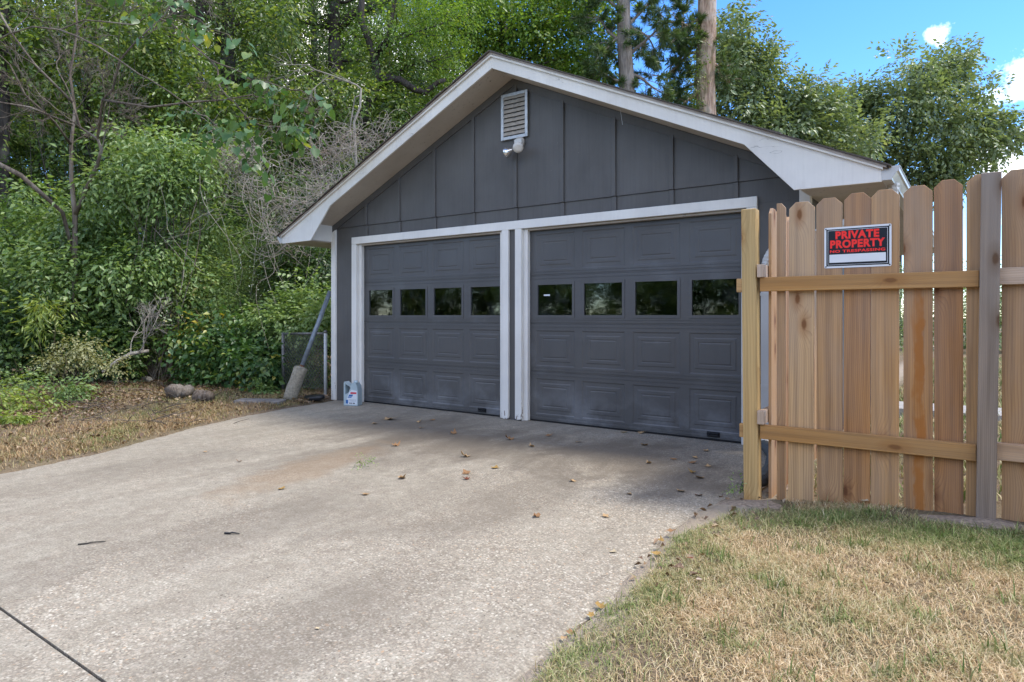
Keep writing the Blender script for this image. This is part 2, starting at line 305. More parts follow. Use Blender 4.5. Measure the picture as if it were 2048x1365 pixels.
M['leaf_privet'] = mat_leaf('leaf_privet', [(0, G(0.036, 0.072, 0.022)), (0.25, G(0.09, 0.155, 0.044)), (0.55, G(0.175, 0.275, 0.08)), (0.85, G(0.33, 0.43, 0.16)), (0.96, G(0.45, 0.52, 0.26)), (1, G(0.43, 0.29, 0.11))], 0.36)
M['leaf_bright'] = mat_leaf('leaf_bright', [(0, G(0.08, 0.14, 0.04)), (0.4, G(0.17, 0.265, 0.08)), (0.8, G(0.31, 0.41, 0.16)), (1, G(0.46, 0.53, 0.28))], 0.36)
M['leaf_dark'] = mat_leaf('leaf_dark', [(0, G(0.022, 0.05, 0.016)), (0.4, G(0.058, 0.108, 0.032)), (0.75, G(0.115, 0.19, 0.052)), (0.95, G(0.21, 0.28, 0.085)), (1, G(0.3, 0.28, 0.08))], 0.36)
M['leaf_oak'] = mat_leaf('leaf_oak', [(0, G(0.03, 0.06, 0.017)), (0.4, G(0.088, 0.15, 0.035)), (0.72, G(0.18, 0.255, 0.06)), (0.92, G(0.33, 0.37, 0.1)), (1, G(0.46, 0.31, 0.07))], 0.42)
M['leaf_gum'] = mat_leaf('leaf_gum', [(0, G(0.06, 0.13, 0.025)), (0.4, G(0.13, 0.235, 0.042)), (0.8, G(0.23, 0.34, 0.068)), (0.97, G(0.38, 0.4, 0.09)), (1, G(0.5, 0.34, 0.06))], 0.5)
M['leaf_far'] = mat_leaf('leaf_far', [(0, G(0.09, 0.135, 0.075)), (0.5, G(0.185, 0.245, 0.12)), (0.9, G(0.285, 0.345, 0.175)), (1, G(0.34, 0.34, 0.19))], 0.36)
M['leaf_redbud'] = mat_leaf('leaf_redbud', [(0, G(.04, .095, .03)), (.5, G(.07, .15, .045)), (.78, G(.13, .21, .06)), (.86, G(.30, .33, .07)), (.95, G(.55, .40, .06)), (1, G(.36, .17, .07))], 0.35)
M['leaf_wilt'] = mat_leaf('leaf_wilt', [(0, G(.14, .14, .05)), (.5, G(.28, .29, .12)), (1, G(.46, .44, .25))], 0.3)
M['leaf_yellow'] = mat_leaf('leaf_yellow', [(0, G(.14, .20, .04)), (.6, G(.26, .34, .07)), (1, G(.42, .45, .12))], 0.4)
M['needle'] = mat_leaf('pine_needle', [(0, G(.04, .085, .03)), (.6, G(.09, .15, .05)), (1, G(.18, .22, .08))], 0.3)
M['litter'] = mat_leaf('dry_leaf', [(0, G(.07, .042, .026)), (.4, G(.17, .10, .058)), (.75, G(.29, .19, .11)), (1, G(.44, .34, .22))], 0.1)
M['bark_dark'] = mat_bark('bark_dark', (0.026, 0.021, 0.018), (0.065, 0.055, 0.047), (0.10, 0.093, 0.08))
M['bark_grey'] = mat_bark('bark_grey', (0.16, 0.135, 0.115), (0.30, 0.26, 0.225), (0.24, 0.22, 0.20))
M['bark_pine'] = mat_bark('bark_pine', (0.24, 0.15, 0.10), (0.54, 0.385, 0.285), (0.47, 0.40, 0.34), 0.7, 0.35)
M['twig'] = mat_bark('bare_twig', (0.085, 0.065, 0.05), (0.18, 0.145, 0.11), (0.28, 0.24, 0.195))
M['deadwood'] = mat_bark('dead_wood', (0.26, 0.225, 0.185), (0.42, 0.38, 0.32), (0.22, 0.19, 0.155))
M['vine'] = mat_bark('dry_vine', (0.30, 0.25, 0.20), (0.46, 0.41, 0.345), (0.26, 0.19, 0.14))
M['log_bark'] = mat_bark('log_bark', (0.08, 0.06, 0.045), (0.22, 0.18, 0.145), (0.30, 0.275, 0.25), 1.6)
M['stem'] = mat_bark('green_stem', (0.07, 0.085, 0.035), (0.13, 0.12, 0.06), (0.16, 0.11, 0.06))
M['galv'] = mat_simple('galvanised_steel', (0.22, 0.215, 0.205), 0.55, 0.4, 0.45, 25)
M['galv_blue'] = mat_simple('old_pipe_steel', (0.23, 0.265, 0.30), 0.5, 0.4, 0.35, 18)
M['rust'] = mat_simple('rusty_steel', (0.22, 0.10, 0.05), 0.85, 0.1, 0.5, 40, 0.4)
M['white_pipe'] = mat_simple('white_painted_pipe', (0.62, 0.63, 0.63), 0.5, 0, 0.2, 20)
M['lump'] = mat_simple('rough_concrete_lump', (0.37, 0.33, 0.255), 0.95, 0, 0.5, 38, 1.0, 0.1)
M['black_plastic'] = mat_simple('black_plastic', (0.018, 0.018, 0.02), 0.35, 0, 0.3, 20)
M['brick'] = mat_simple('red_brick', (0.22, 0.085, 0.05), 0.9, 0, 0.4, 60, 0.5, 0.1)
M['jug'] = mat_simple('silver_blue_plastic', (0.42, 0.52, 0.56), 0.32, 0.15, 0.1, 12, 0.02, 0.5)
M['label_white'] = mat_simple('label_paper', (0.66, 0.70, 0.74), 0.4, 0, 0.06, 20, 0.0)
M['label_red'] = mat_simple('label_red', (0.62, 0.03, 0.06), 0.4, 0, 0.1, 20, 0.0)
M['label_blue'] = mat_simple('label_blue', (0.03, 0.14, 0.40), 0.4, 0, 0.1, 20, 0.0)
M['label_black'] = mat_simple('label_black', (0.03, 0.03, 0.04), 0.4, 0, 0.1, 20, 0.0)
M['sign_white'] = mat_simple('sign_white', (0.74, 0.75, 0.76), 0.35, 0, 0.05, 9, 0.0)
M['sign_black'] = mat_simple('sign_black', (0.012, 0.012, 0.014), 0.3, 0, 0.2, 9, 0.0)
M['sign_red'] = mat_simple('sign_red', (0.95, 0.03, 0.02), 0.4, 0, 0.08, 9, 0.0)
M['screw'] = mat_simple('screw_head', (0.10, 0.10, 0.10), 0.4, 0.7, 0.3, 60)
M['vent'] = mat_simple('vent_metal', (0.52, 0.54, 0.55), 0.45, 0.35, 0.3, 30)
M['vent_slat'] = mat_simple('vent_slat_paint', (0.42, 0.37, 0.31), 0.6, 0.0, 0.35, 24)
M['dark'] = mat_simple('dark_interior', (0.02, 0.019, 0.018), 0.9, 0, 0.4, 6)
M['wall_in'] = mat_simple('interior_wall', (0.16, 0.14, 0.12), 0.9, 0, 0.4, 3)
M['bulb'] = mat_simple('frosted_bulb_glass', (0.60, 0.56, 0.50), 0.18, 0, 0.25, 22, 0.0, 0.7)
M['socket'] = mat_simple('lamp_socket', (0.50, 0.46, 0.41), 0.5, 0.1, 0.3, 25)
M['silver'] = mat_simple('bulb_reflector', (0.72, 0.70, 0.67), 0.2, 0.85, 0.1, 20, 0.0)
M['stone'] = mat_simple('grey_stone', (0.28, 0.25, 0.22), 0.9, 0, 0.5, 14, 0.7, 0.15)
M['corrugated'] = mat_simple('corrugated_pipe', (0.075, 0.085, 0.09), 0.5, 0, 0.3, 12)
def glass_mat(name, tint=(0.55, 0.6, 0.6)):
    s = NT(name); fr = s.n('ShaderNodeFresnel', {'IOR': 1.65}); p = s.pos()
    gl = s.n('ShaderNodeBsdfGlossy', {'Color': (0.95, 1.0, 1.0), 'Roughness': 0.03, 'Normal': s.bump(s.noise(p, 3.5, 2), 0.05, 0.02)})
    tr = s.n('ShaderNodeBsdfTransparent', {'Color': tint}); df = s.n('ShaderNodeBsdfDiffuse', {'Color': (0.2, 0.22, 0.22)})
    m1 = s.n('ShaderNodeMixShader', {0: s.math('MULTIPLY', s.rng(s.noise(p, 7, 5, 0.65), 0.5, 0.75), 0.10), 1: tr.outputs[0], 2: df.outputs[0]})
    mx = s.n('ShaderNodeMixShader', {0: s.math('MULTIPLY', fr.outputs[0], 1.2, clamp=True), 1: m1.outputs[0], 2: gl.outputs[0]})
    s.t.links.new(mx.outputs[0], s.out.inputs[0]); return s.m
M['glass'] = glass_mat('window_glass')

# ------------------------------------------------------------------ object helpers
def setup(o, parent=None, label=None, cat=None, group=None, kind=None):
    if parent is not None:
        o.parent = parent; o.matrix_parent_inverse = parent.matrix_basis.inverted()
    if label: o['label'] = label
    if cat: o['category'] = cat
    if group: o['group'] = group
    if kind: o['kind'] = kind
    return o
def empty(name, loc, label, cat, group=None):
    o = bpy.data.objects.new(name, None); COL.objects.link(o); o.location = loc; o.empty_display_size = 0.2
    return setup(o, None, label, cat, group)
def link(name, me, parent=None, loc=None, rot=None, **kw):
    o = bpy.data.objects.new(name, me); COL.objects.link(o)
    if loc is not None: o.location = loc
    if rot is not None: o.rotation_euler = rot
    return setup(o, parent, **kw)
def np_mesh(name, V, Fc, mat, smooth=False, tint=None):
    """V (n,3); Fc list of index arrays with the same corner count per array"""
    me = bpy.data.meshes.new(name); V = np.asarray(V, np.float32)
    me.vertices.add(len(V)); me.vertices.foreach_set('co', V.ravel())
    if not isinstance(Fc, list): Fc = [Fc]
    Fc = [np.asarray(f, np.int32) for f in Fc if len(f)]
    loops = np.concatenate([f.ravel() for f in Fc]); tot = np.concatenate([np.full(len(f), f.shape[1], np.int32) for f in Fc])
    st = np.concatenate([[0], np.cumsum(tot)[:-1]]).astype(np.int32)
    me.loops.add(len(loops)); me.loops.foreach_set('vertex_index', loops)
    me.polygons.add(len(tot)); me.polygons.foreach_set('loop_start', st); me.polygons.foreach_set('loop_total', tot)
    if smooth: me.polygons.foreach_set('use_smooth', np.ones(len(tot), bool))
    if tint is not None:
        a = me.attributes.new('tint', 'FLOAT', 'POINT'); a.data.foreach_set('value', np.asarray(tint, np.float32))
    me.materials.append(mat); me.update(calc_edges=True); return me
def py_mesh(name, V, Fc, mat, smooth=False):
    me = bpy.data.meshes.new(name); me.from_pydata([tuple(v) for v in V], [], Fc); me.materials.append(mat)
    if smooth:
        for p in me.polygons: p.use_smooth = True
    me.update(); return me
class MB:
    def __init__(s): s.v = []; s.f = []
    def box(s, x0, x1, y0, y1, z0, z1):
        b = len(s.v); s.v += [(x, y, z) for z in (z0, z1) for y in (y0, y1) for x in (x0, x1)]
        s.f += [[b + i for i in q] for q in ((0, 2, 3, 1), (4, 5, 7, 6), (0, 1, 5, 4), (2, 6, 7, 3), (0, 4, 6, 2), (1, 3, 7, 5))]; return s
    def prism(s, poly, y0, y1):
        """polygon [(x,z)] counter-clockwise seen from -y, extruded y0..y1"""
        b = len(s.v); n = len(poly); s.v += [(x, y0, z) for x, z in poly] + [(x, y1, z) for x, z in poly]
        s.f += [[b + i for i in range(n)], [b + n + i for i in reversed(range(n))]]
        s.f += [[b + i, b + n + i, b + n + (i + 1) % n, b + (i + 1) % n] for i in range(n)]; return s
    def tube(s, pts, rad, n=6, cap=True, twist=0.0):
        b = len(s.v); pts = [Vector(p) for p in pts]; up = Vector((0.13, 0.37, 0.92))
        for i, p in enumerate(pts):
            d = (pts[min(i + 1, len(pts) - 1)] - pts[max(i - 1, 0)]); d = d.normalized() if d.length > 1e-9 else Vector((0, 0, 1))
            a = d.cross(up); a = a.normalized() if a.length > 1e-3 else d.orthogonal().normalized(); c = d.cross(a)
            up = -c if False else up
            r = rad[i] if hasattr(rad, '__len__') else rad
            for k in range(n):
                th = 2 * math.pi * k / n; s.v.append(tuple(p + (a * math.cos(th) + c * math.sin(th)) * r))
        for i in range(len(pts) - 1):
            for k in range(n):
                s.f.append([b + i * n + k, b + i * n + (k + 1) % n, b + (i + 1) * n + (k + 1) % n, b + (i + 1) * n + k])
        if cap: s.f.append([b + k for k in reversed(range(n))]); s.f.append([b + (len(pts) - 1) * n + k for k in range(n)])
        return s
    def mesh(s, name, mat, smooth=False, bevel=0.0, seg=1):
        me = py_mesh(name, s.v, s.f, mat, smooth)
        bm = bmesh.new(); bm.from_mesh(me); bmesh.ops.recalc_face_normals(bm, faces=bm.faces)
        if bevel: bmesh.ops.bevel(bm, geom=list(bm.edges), offset=bevel, segments=seg, affect='EDGES', clamp_overlap=True)
        bm.to_mesh(me); bm.free(); me.update(); return me
    def build(s, name, mat, parent=None, smooth=False, bevel=0.0, **kw):
        return link(name, s.mesh(name, mat, smooth, bevel), parent, **kw)

# ================================================================== THE SETTING
def smooth01(x): x = np.clip(x, 0, 1); return x * x * (3 - 2 * x)
def vnoise(x, y, s=1.0, seed=0.0):
    return (np.sin(x * 1.7 * s + 1.3 + seed) * np.cos(y * 1.9 * s + 0.7 - seed) + 0.6 * np.sin((x * 0.8 + y * 1.1) * 3.1 * s + 2.1 * seed + 4) + 0.4 * np.sin((x * 1.3 - y * 0.9) * 5.3 * s + seed)) / 2.0
# driveway outline (left edge curves outwards)
LEFT_EDGE = [(-3.07, 0.0), (-2.96, -0.8), (-2.78, -1.6), (-2.50, -2.34), (-2.15, -3.0), (-1.90, -3.5), (-1.72, -4.2), (-1.66, -5.0), (-1.66, -9.0), (-1.66, -16)]
RIGHT_EDGE = [(3.02, 0.0), (3.02, -0.8), (3.01, -1.56), (2.93, -2.1), (2.93, -2.7), (3.0, -3.2), (3.05, -3.8), (3.08, -4.3), (3.06, -5.2), (3.0, -9.0), (3.0, -16)]
def edge_x(edge, y):
    ys = np.array([e[1] for e in edge])[::-1]; xs = np.array([e[0] for e in edge])[::-1]; return np.interp(y, ys, xs)
def ground_z(x, y):
    x = np.asarray(x, float); y = np.asarray(y, float)
    lx = edge_x(LEFT_EDGE, np.clip(y, -16, 0)); rx = edge_x(RIGHT_EDGE, np.clip(y, -16, 0)); inside = np.minimum(x - lx, rx - x)
    n = (0.016 * vnoise(x, y, 1.3) + 0.008 * vnoise(x, y, 4.1, 2.0)) * (0.15 + 0.85 * smooth01(-inside / 0.5))
    r = smooth01((x - 3.0) / 1.5) * 0.085 + 0.026
    l = 0.024 + smooth01((-3.0 - x) / 6.0) * 0.08
    z = np.where(x > 0, r, l) + n
    lx = edge_x(LEFT_EDGE, np.clip(y, -16, 0)); rx = edge_x(RIGHT_EDGE, np.clip(y, -16, 0))
    inside = np.minimum(x - lx, rx - x)                       # >0 inside the slab
    z = z - (0.020 * smooth01((inside + 0.30) / 0.28) + 0.10 * smooth01((inside - 0.012 - 0.012 * vnoise(x, y, 9.0)) / 0.10)) * (y < 0.2)
    g = (x > -3.2) & (x < 3.2) & (y > -0.1) & (y < 6.7); z = np.where(g, -0.09, z)
    far = smooth01((np.hypot(x, y) - 25) / 60); return z * (1 - far) + 0.05 * far
def build_ground():
    def axis(lo, hi, step): return np.arange(lo, hi + 1e-6, step)
    xs = np.concatenate([[-400, -250, -150, -100, -70, -50, -38, -30, -25, -21, -18], axis(-16, -8, 0.5), axis(-7.8, 6.2, 0.07), axis(6.6, 12, 0.6), [14, 17, 21, 26, 33, 45, 65, 100, 150, 250, 400]])
    ys = np.concatenate([[-400, -250, -150, -100, -60, -40, -28, -20, -15], axis(-12, -6.5, 0.5), axis(-6.3, 1.6, 0.07), axis(2, 12, 0.7), [14, 17, 21, 26, 33, 45, 65, 100, 150, 250, 400]])
    X, Y = np.meshgrid(xs, ys); Z = ground_z(X, Y); V = np.stack([X.ravel(), Y.ravel(), Z.ravel()], 1)
    nx, ny = len(xs), len(ys); i = np.arange(nx - 1)[None, :] + np.arange(ny - 1)[:, None] * nx; i = i.ravel()
    Fq = np.stack([i, i + 1, i + nx + 1, i + nx], 1)
    return link('ground', np_mesh('ground', V, Fq, M['soil'], True), kind='structure', label='bare soil and thatch ground beneath lawn and woods')
build_ground()

# driveway: two cast slabs with an open joint between them
drive = empty('driveway', (0, -3, 0), None, None); drive['kind'] = 'structure'; drive['label'] = 'weathered exposed-aggregate concrete driveway'
def slab(y_hi, y_lo, name):
    ys = np.linspace(y_hi, y_lo, max(6, int((y_hi - y_lo) / 0.12)))
    n = 40; V = []; Fq = []
    for y in ys:
        l, r = float(edge_x(LEFT_EDGE, y)), float(edge_x(RIGHT_EDGE, y))
        l += 0.018 * math.sin(y * 9.0) + 0.012 * math.sin(y * 23 + 1); r += 0.03 * math.sin(y * 5.3 + 0.4) + 0.014 * math.sin(y * 17)
        for k in range(n + 1):
            u = k / n; z = 0.0 + (-0.012 if k in (0, n) else 0.0); V.append((l + (r - l) * u, y, z))
    rows = len(ys); w = n + 1
    for j in range(rows - 1):
        for k in range(n): Fq.append([j * w + k, (j + 1) * w + k, (j + 1) * w + k + 1, j * w + k + 1])
    # skirt
    ring = [k for k in range(w)] + [j * w + n for j in range(1, rows)] + [(rows - 1) * w + k for k in range(n - 1, -1, -1)] + [j * w for j in range(rows - 2, 0, -1)]
    b = len(V); V += [(V[i][0], V[i][1], -0.1) for i in ring]; m = len(ring)
    for q in range(m): Fq.append([ring[q], ring[(q + 1) % m], b + (q + 1) % m, b + q])
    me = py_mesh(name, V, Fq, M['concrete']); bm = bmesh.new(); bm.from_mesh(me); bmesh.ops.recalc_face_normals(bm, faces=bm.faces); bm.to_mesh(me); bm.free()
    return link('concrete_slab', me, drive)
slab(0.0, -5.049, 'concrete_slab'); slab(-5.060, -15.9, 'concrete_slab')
MB().box(-1.8, 3.05, -5.0595, -5.0495, -0.05, -0.012).build('joint_filler', mat_simple('joint_tar', (0.03, 0.026, 0.022), 0.95, 0, 0.5, 80, 0.6, 0.1), drive)
# garage floor slab lip under the doors
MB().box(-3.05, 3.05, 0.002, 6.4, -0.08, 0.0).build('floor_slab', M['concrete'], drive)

# backyard path seen through the fence gaps
pth = MB(); pth.box(3.35, 14, 2.3, 3.0, -0.02, 0.16); pth.build('garden_path', mat_simple('pale_path_concrete', (0.42, 0.40, 0.37), 0.8, 0, 0.2, 8, 0.3), label='pale concrete garden path behind the wooden fence', kind='structure')

# ================================================================== GARAGE
garage = empty('garage', (0, 3.2, 0), 'dark grey two-door garage with white trim and shallow gable roof', 'garage')
SL = 0.46                                   # roof slope
BELT, HEAD = 2.392, 2.147
def rake(u): return 3.845 - SL * abs(u)
L0, L1, R0, R1 = -2.587, -0.146, 0.126, 2.575
bat = [0.04 + 0.61 * i for i in range(-4, 5)]
# siding panels above the belt line, one per bay
edges = [-3.105] + bat + [3.105]
for a, b in zip(edges[:-1], edges[1:]):
    a2, b2 = a + 0.0008, b - 0.0008
    poly = [(a2, BELT), (b2, BELT), (b2, rake(b2))]
    if a2 < 0 < b2: poly.append((0, rake(0)))
    poly.append((a2, rake(a2)))
    MB().prism(poly, 0.020, 0.06).build('siding_panel', M['siding'], garage)
# lower siding strips between belt and doors and beside them
def strip(x0, x1, z0, z1): MB().box(x0, x1, 0.034, 0.07, z0, z1).build('siding_panel', M['siding'], garage)
lowe = [-3.02] + bat + [3.02]
for a, b in zip(lowe[:-1], lowe[1:]): strip(a + 0.0008, b - 0.0008, 2.18, BELT - 0.002)
strip(-3.02, -2.62, 0.0, 2.179); strip(-0.11, 0.09, 0.0, 2.179); strip(2.60, 3.02, 0.0, 2.179)
for u in bat:
    uu = u
    MB().box(uu - 0.022, uu + 0.022, -0.001, 0.0195, BELT - 0.001, rake(abs(uu) + 0.024) - 0.062).build('batten', M['siding'], garage, bevel=0.002)
    MB().box(uu - 0.022, uu + 0.022, 0.014, 0.0335, HEAD + 0.095, BELT - 0.004).build('batten', M['siding'], garage, bevel=0.002)
# frieze boards under the raking soffit
for sg in (-1, 1):
    p = [(0.0, rake(0) - 0.085), (3.11, rake(3.11) - 0.085), (3.11, rake(3.11) + 0.0), (0.0, rake(0))]
    p = [(sg * x, z) for x, z in p]; p = p if sg > 0 else p[::-1]
    MB().prism(p, 0.004, 0.0195).build('frieze_board', M['siding'], garage)
# corner boards, door casings, jambs and stops
for sg in (-1, 1):
    MB().box(min(sg * 3.02, sg * 3.112), max(sg * 3.02, sg * 3.112), 0.006, 0.07, 0.0, BELT - 0.004).build('corner_board', M['trim'], garage, bevel=0.004)
MB().box(-2.680, 2.671, 0.0, 0.034, HEAD, 2.241).build('header_board', M['trim'], garage, bevel=0.003)
for x0, x1 in ((L0 - 0.093, L0), (L1, L1 + 0.092), (R0 - 0.088, R0), (R1, R1 + 0.096)):
    m = MB(); b0 = 0.002 + 0.012 * random.random()
    m.prism([(x0, b0 + 0.012), (x0 + 0.03, b0), (x1 - 0.02, b0 + 0.004), (x1, b0 + 0.02), (x1, HEAD - 0.001), (x0, HEAD - 0.001)], 0.0, 0.034); m.build('door_casing', M['trim'], garage, bevel=0.003)
for a, b in ((L0, L1), (R0, R1)):
    for x0, x1 in ((a - 0.02, a), (b, b + 0.02)): MB().box(x0, x1, 0.0345, 0.19, 0.0, HEAD).build('door_jamb', M['trim'], garage)
    MB().box(a, b, 0.0345, 0.19, HEAD + 0.001, HEAD + 0.02).build('door_jamb', M['soffit'], garage)
    for x0, x1 in ((a, a + 0.055), (b - 0.055, b)): MB().box(x0, x1, 0.045, 0.098, 0.004, HEAD - 0.001).build('door_stop', M['trim'], garage, bevel=0.003)
    MB().box(a + 0.056, b - 0.056, 0.045, 0.098, HEAD - 0.022, HEAD - 0.001).build('door_stop', M['soffit'], garage, bevel=0.003)
# garage doors
def garage_door(xa, xb, pan):
    z0 = 0.02; sh = 0.533; d = MB(); d.box(xa, xb, 0.150, 0.165, z0, z0 + 4 * sh) if False else None
    d = MB(); d.box(xa, xb, 0.112, 0.145, 0.004, 0.0195)
    door = d.build('garage_door', M['black_plastic'], garage)     # bottom rubber seal carries the leaf
    yf, yb = 0.105, 0.135
    for k in range(4):
        zb = z0 + k * sh; m = MB(); win = (k == 2)
        pz0, pz1 = zb + 0.066, zb + 0.46
        # bottom and top rails stepped into ribs
        m.box(xa, xb, yf + 0.006, yb, zb + 0.001, zb + 0.016); m.box(xa, xb, yf, yb, zb + 0.016, zb + 0.038); m.box(xa, xb, yf + 0.005, yb, zb + 0.038, zb + 0.043); m.box(xa, xb, yf, yb, zb + 0.043, pz0)
        m.box(xa, xb, yf, yb, pz1, zb + 0.494); m.box(xa, xb, yf + 0.005, yb, zb + 0.494, zb + 0.499); m.box(xa, xb, yf, yb, zb + 0.499, zb + 0.525); m.box(xa, xb, yf + 0.006, yb, zb + 0.525, zb + sh - 0.001)
        ex = [xa] + [e for p in pan for e in p] + [xb]
        for q in range(0, len(ex), 2): m.box(ex[q], ex[q + 1], yf, yb, pz0, pz1)
        m.build('door_section', M['door'], door)
        for (p0, p1) in pan:
            if not win:
                prof = [(0.0, 0.0), (0.012, 0.006), (0.048, 0.006), (0.060, 0.002), (0.088, 0.002), (0.096, 0.005), (0.100, 0.005), (0.110, 0.001)]
                V = []; Fq = []
                for ins, dy in prof: V += [(p0 + ins, yf + dy, pz0 + ins * 0.96), (p1 - ins, yf + dy, pz0 + ins * 0.96), (p1 - ins, yf + dy, pz1 - ins * 0.96), (p0 + ins, yf + dy, pz1 - ins * 0.96)]
                for r in range(len(prof) - 1):
                    for c in range(4): Fq.append([r * 4 + c, r * 4 + (c + 1) % 4, r * 4 + 4 + (c + 1) % 4, r * 4 + 4 + c])
                e = (len(prof) - 1) * 4; Fq.append([e, e + 1, e + 2, e + 3])
                link('raised_panel', py_mesh('raised_panel', V, Fq, M['door']), door)
            else:
                g0, g1, h0, h1 = p0 + 0.028, p1 - 0.028, zb + 0.096, zb + 0.432; m = MB()
                for (x0, x1, c0, c1) in ((p0, g0, pz0, pz1), (g1, p1, pz0, pz1), (g0, g1, pz0, h0), (g0, g1, h1, pz1)): m.box(x0, x1, yf - 0.006, yb - 0.004, c0, c1)
                m.build('window_frame', M['door'], door)
                MB().box(g0 - 0.004, g1 + 0.004, yf + 0.010, yf + 0.014, h0 - 0.004, h1 + 0.004).build('window_pane', M['glass'], door)
    hx = pan[3][0] + (0.20 if xa < 0 else 0.235); m = MB()
    m.box(hx - 0.062, hx + 0.062, 0.1005, 0.1045, 0.036, 0.086); m.box(hx - 0.05, hx + 0.05, 0.082, 0.089, 0.044, 0.058); m.box(hx - 0.052, hx - 0.044, 0.084, 0.101, 0.044, 0.074); m.box(hx + 0.044, hx + 0.052, 0.084, 0.101, 0.044, 0.074); m.box(hx - 0.05, hx + 0.05, 0.084, 0.101, 0.068, 0.074)
    m.build('lift_handle', M['black_plastic'], door, bevel=0.002)
    return door
garage_door(L0 + 0.004, L1 - 0.004, [(-2.472, -1.970), (-1.886, -1.381), (-1.297, -0.792), (-0.706, -0.204)])
gdr = garage_door(R0 + 0.004, R1 - 0.004, [(0.250, 0.748), (0.837, 1.335), (1.424, 1.922), (2.011, 2.509)])
MB().box(0.352, 0.43, 0.1135, 0.1145, 1.395, 1.412).build('pane_sticker', M['label_white'], gdr)
# shell behind: side walls, back wall, ceiling (closed, so it is dark inside)
for x0_, x1_ in ((-3.10, -3.02), (3.02, 3.10)): MB().box(x0_, x1_, 0.0705, 6.4, 0, 2.40).build('side_wall', M['siding'], garage)
MB().prism([(-3.10, 0), (3.10, 0), (3.10, rake(3.1)), (0, rake(0)), (-3.10, rake(3.1))], 6.41, 6.49).build('back_wall', M['siding'], garage)
MB().box(-3.015, 3.015, 0.20, 6.38, 2.62, 2.68).build('ceiling', M['wall_in'], garage)
# shelf inside the left bay
MB().box(-2.95, -1.2, 5.2, 5.6, 1.22, 1.30).build('shelf', M['rail'], garage)
# roof: two slopes, each a deck plus shingle courses
OV, BK, EV = -0.38, 6.85, 3.68
def roof_side(sg):
    ex = EV + 0.045; z_at = lambda u: 4.008 - SL * u
    p = [(0.0, z_at(0) - 0.02), (ex, z_at(ex) - 0.02), (ex, z_at(ex)), (0.0, z_at(0))]; p = [(sg * x, z) for x, z in p]; p = p if sg > 0 else p[::-1]
    r = MB().prism(p, OV - 0.022, BK).build('roof', M['shingle'], garage)
    nC = 29; V = MB(); L = ex + 0.02
    for c in range(nC):
        u0 = L - c * (L / nC); u1 = max(u0 - L / nC - 0.05, 0.0)
        jit = 0.004 * math.sin(c * 2.3) + random.uniform(-.003, .003)
        za0 = z_at(u0) + 0.013 + jit; za1 = z_at(u1) + 0.004
        seg = [OV - 0.050 + random.uniform(-0.014, 0.006), BK + 0.03]
        q = [(u0, z_at(u0) + 0.001), (u0, za0), (u1, za1 + 0.006), (u1, za1 - 0.003)]
        q = [(sg * x, z) for x, z in q]; V.prism(q, seg[0], seg[1])
    V.build('shingle_courses', M['shingle'], r, kind='stuff')
    # barge board with the boxed eave return
    zb = lambda u: 3.845 - SL * u
    pts = [(0.0, zb(0)), (2.665, zb(2.665)), (3.06, 2.192), (EV, 2.186), (EV, 3.976 - SL * EV), (0.0, 3.976)]
    pts = [(sg * x, z) for x, z in pts]; pts = pts if sg > 0 else pts[::-1]
    MB().prism(pts, OV, OV + 0.022).build('barge_board', M['barge'], garage, bevel=0.002)
    p = [(0, 3.964), (EV + 0.012, 3.964 - SL * EV), (EV + 0.012, 3.9885 - SL * EV), (0, 3.9885)]; p = [(sg * x, z) for x, z in p]; p = p if sg > 0 else p[::-1]
    MB().prism(p, OV - 0.024, OV - 0.0005).build('rake_moulding', M['barge'], garage, bevel=0.002)
    p = [(0, 3.9895), (EV + 0.035, 3.9895 - SL * (EV + .035)), (EV + 0.035, 4.0075 - SL * (EV + .035)), (0, 4.0075)]; p = [(sg * x, z) for x, z in p]; p = p if sg > 0 else p[::-1]
    MB().prism(p, OV - 0.032, OV - 0.0225).build('drip_edge', M['drip'], garage)
    # raking soffit between barge and wall
    u9 = 3.10; s0 = [(0, zb(0) + 0.004), (u9, zb(u9) + 0.004), (u9, zb(u9) + 0.016), (0, zb(0) + 0.016)]; s0 = [(sg * x, z) for x, z in s0]; s0 = s0 if sg > 0 else s0[::-1]
    MB().prism(s0, OV + 0.0225, 0.019).build('rake_soffit', M['soffit'], garage)
    # eave box: level soffit, end board towards the gable, fascia
    a, b = sorted((sg * 3.105, sg * EV)); MB().box(a, b, OV + 0.023, BK - 0.05, 2.196, 2.208).build('eave_soffit', M['soffit'], garage)
    a, b = sorted((sg * (EV - 0.02), sg * EV)); MB().box(a, b, OV + 0.023, BK - 0.03, 2.2085, 2.29).build('fascia', M['barge'], garage)
    a, b = sorted((sg * 3.085, sg * 3.10)); MB().box(a, b, OV + 0.023, 0.004, 2.2085, 2.43).build('return_board', M['barge'], garage)
    p = [(3.11, 2.20), (EV - .03, 2.20), (EV - .03, 2.27), (3.11, 2.53)]
roof_side(-1); roof_side(1)
MB().prism([(-0.16, 4.008 - SL * 0.16 + .012), (0, 4.008 + 0.012), (0.16, 4.008 - SL * 0.16 + .012), (0.16, 4.008 - SL * 0.16 + 0.02), (0, 4.03), (-0.16, 4.008 - SL * 0.16 + 0.02)], OV - 0.04, BK + 0.03).build('ridge_cap', M['shingle'], garage)
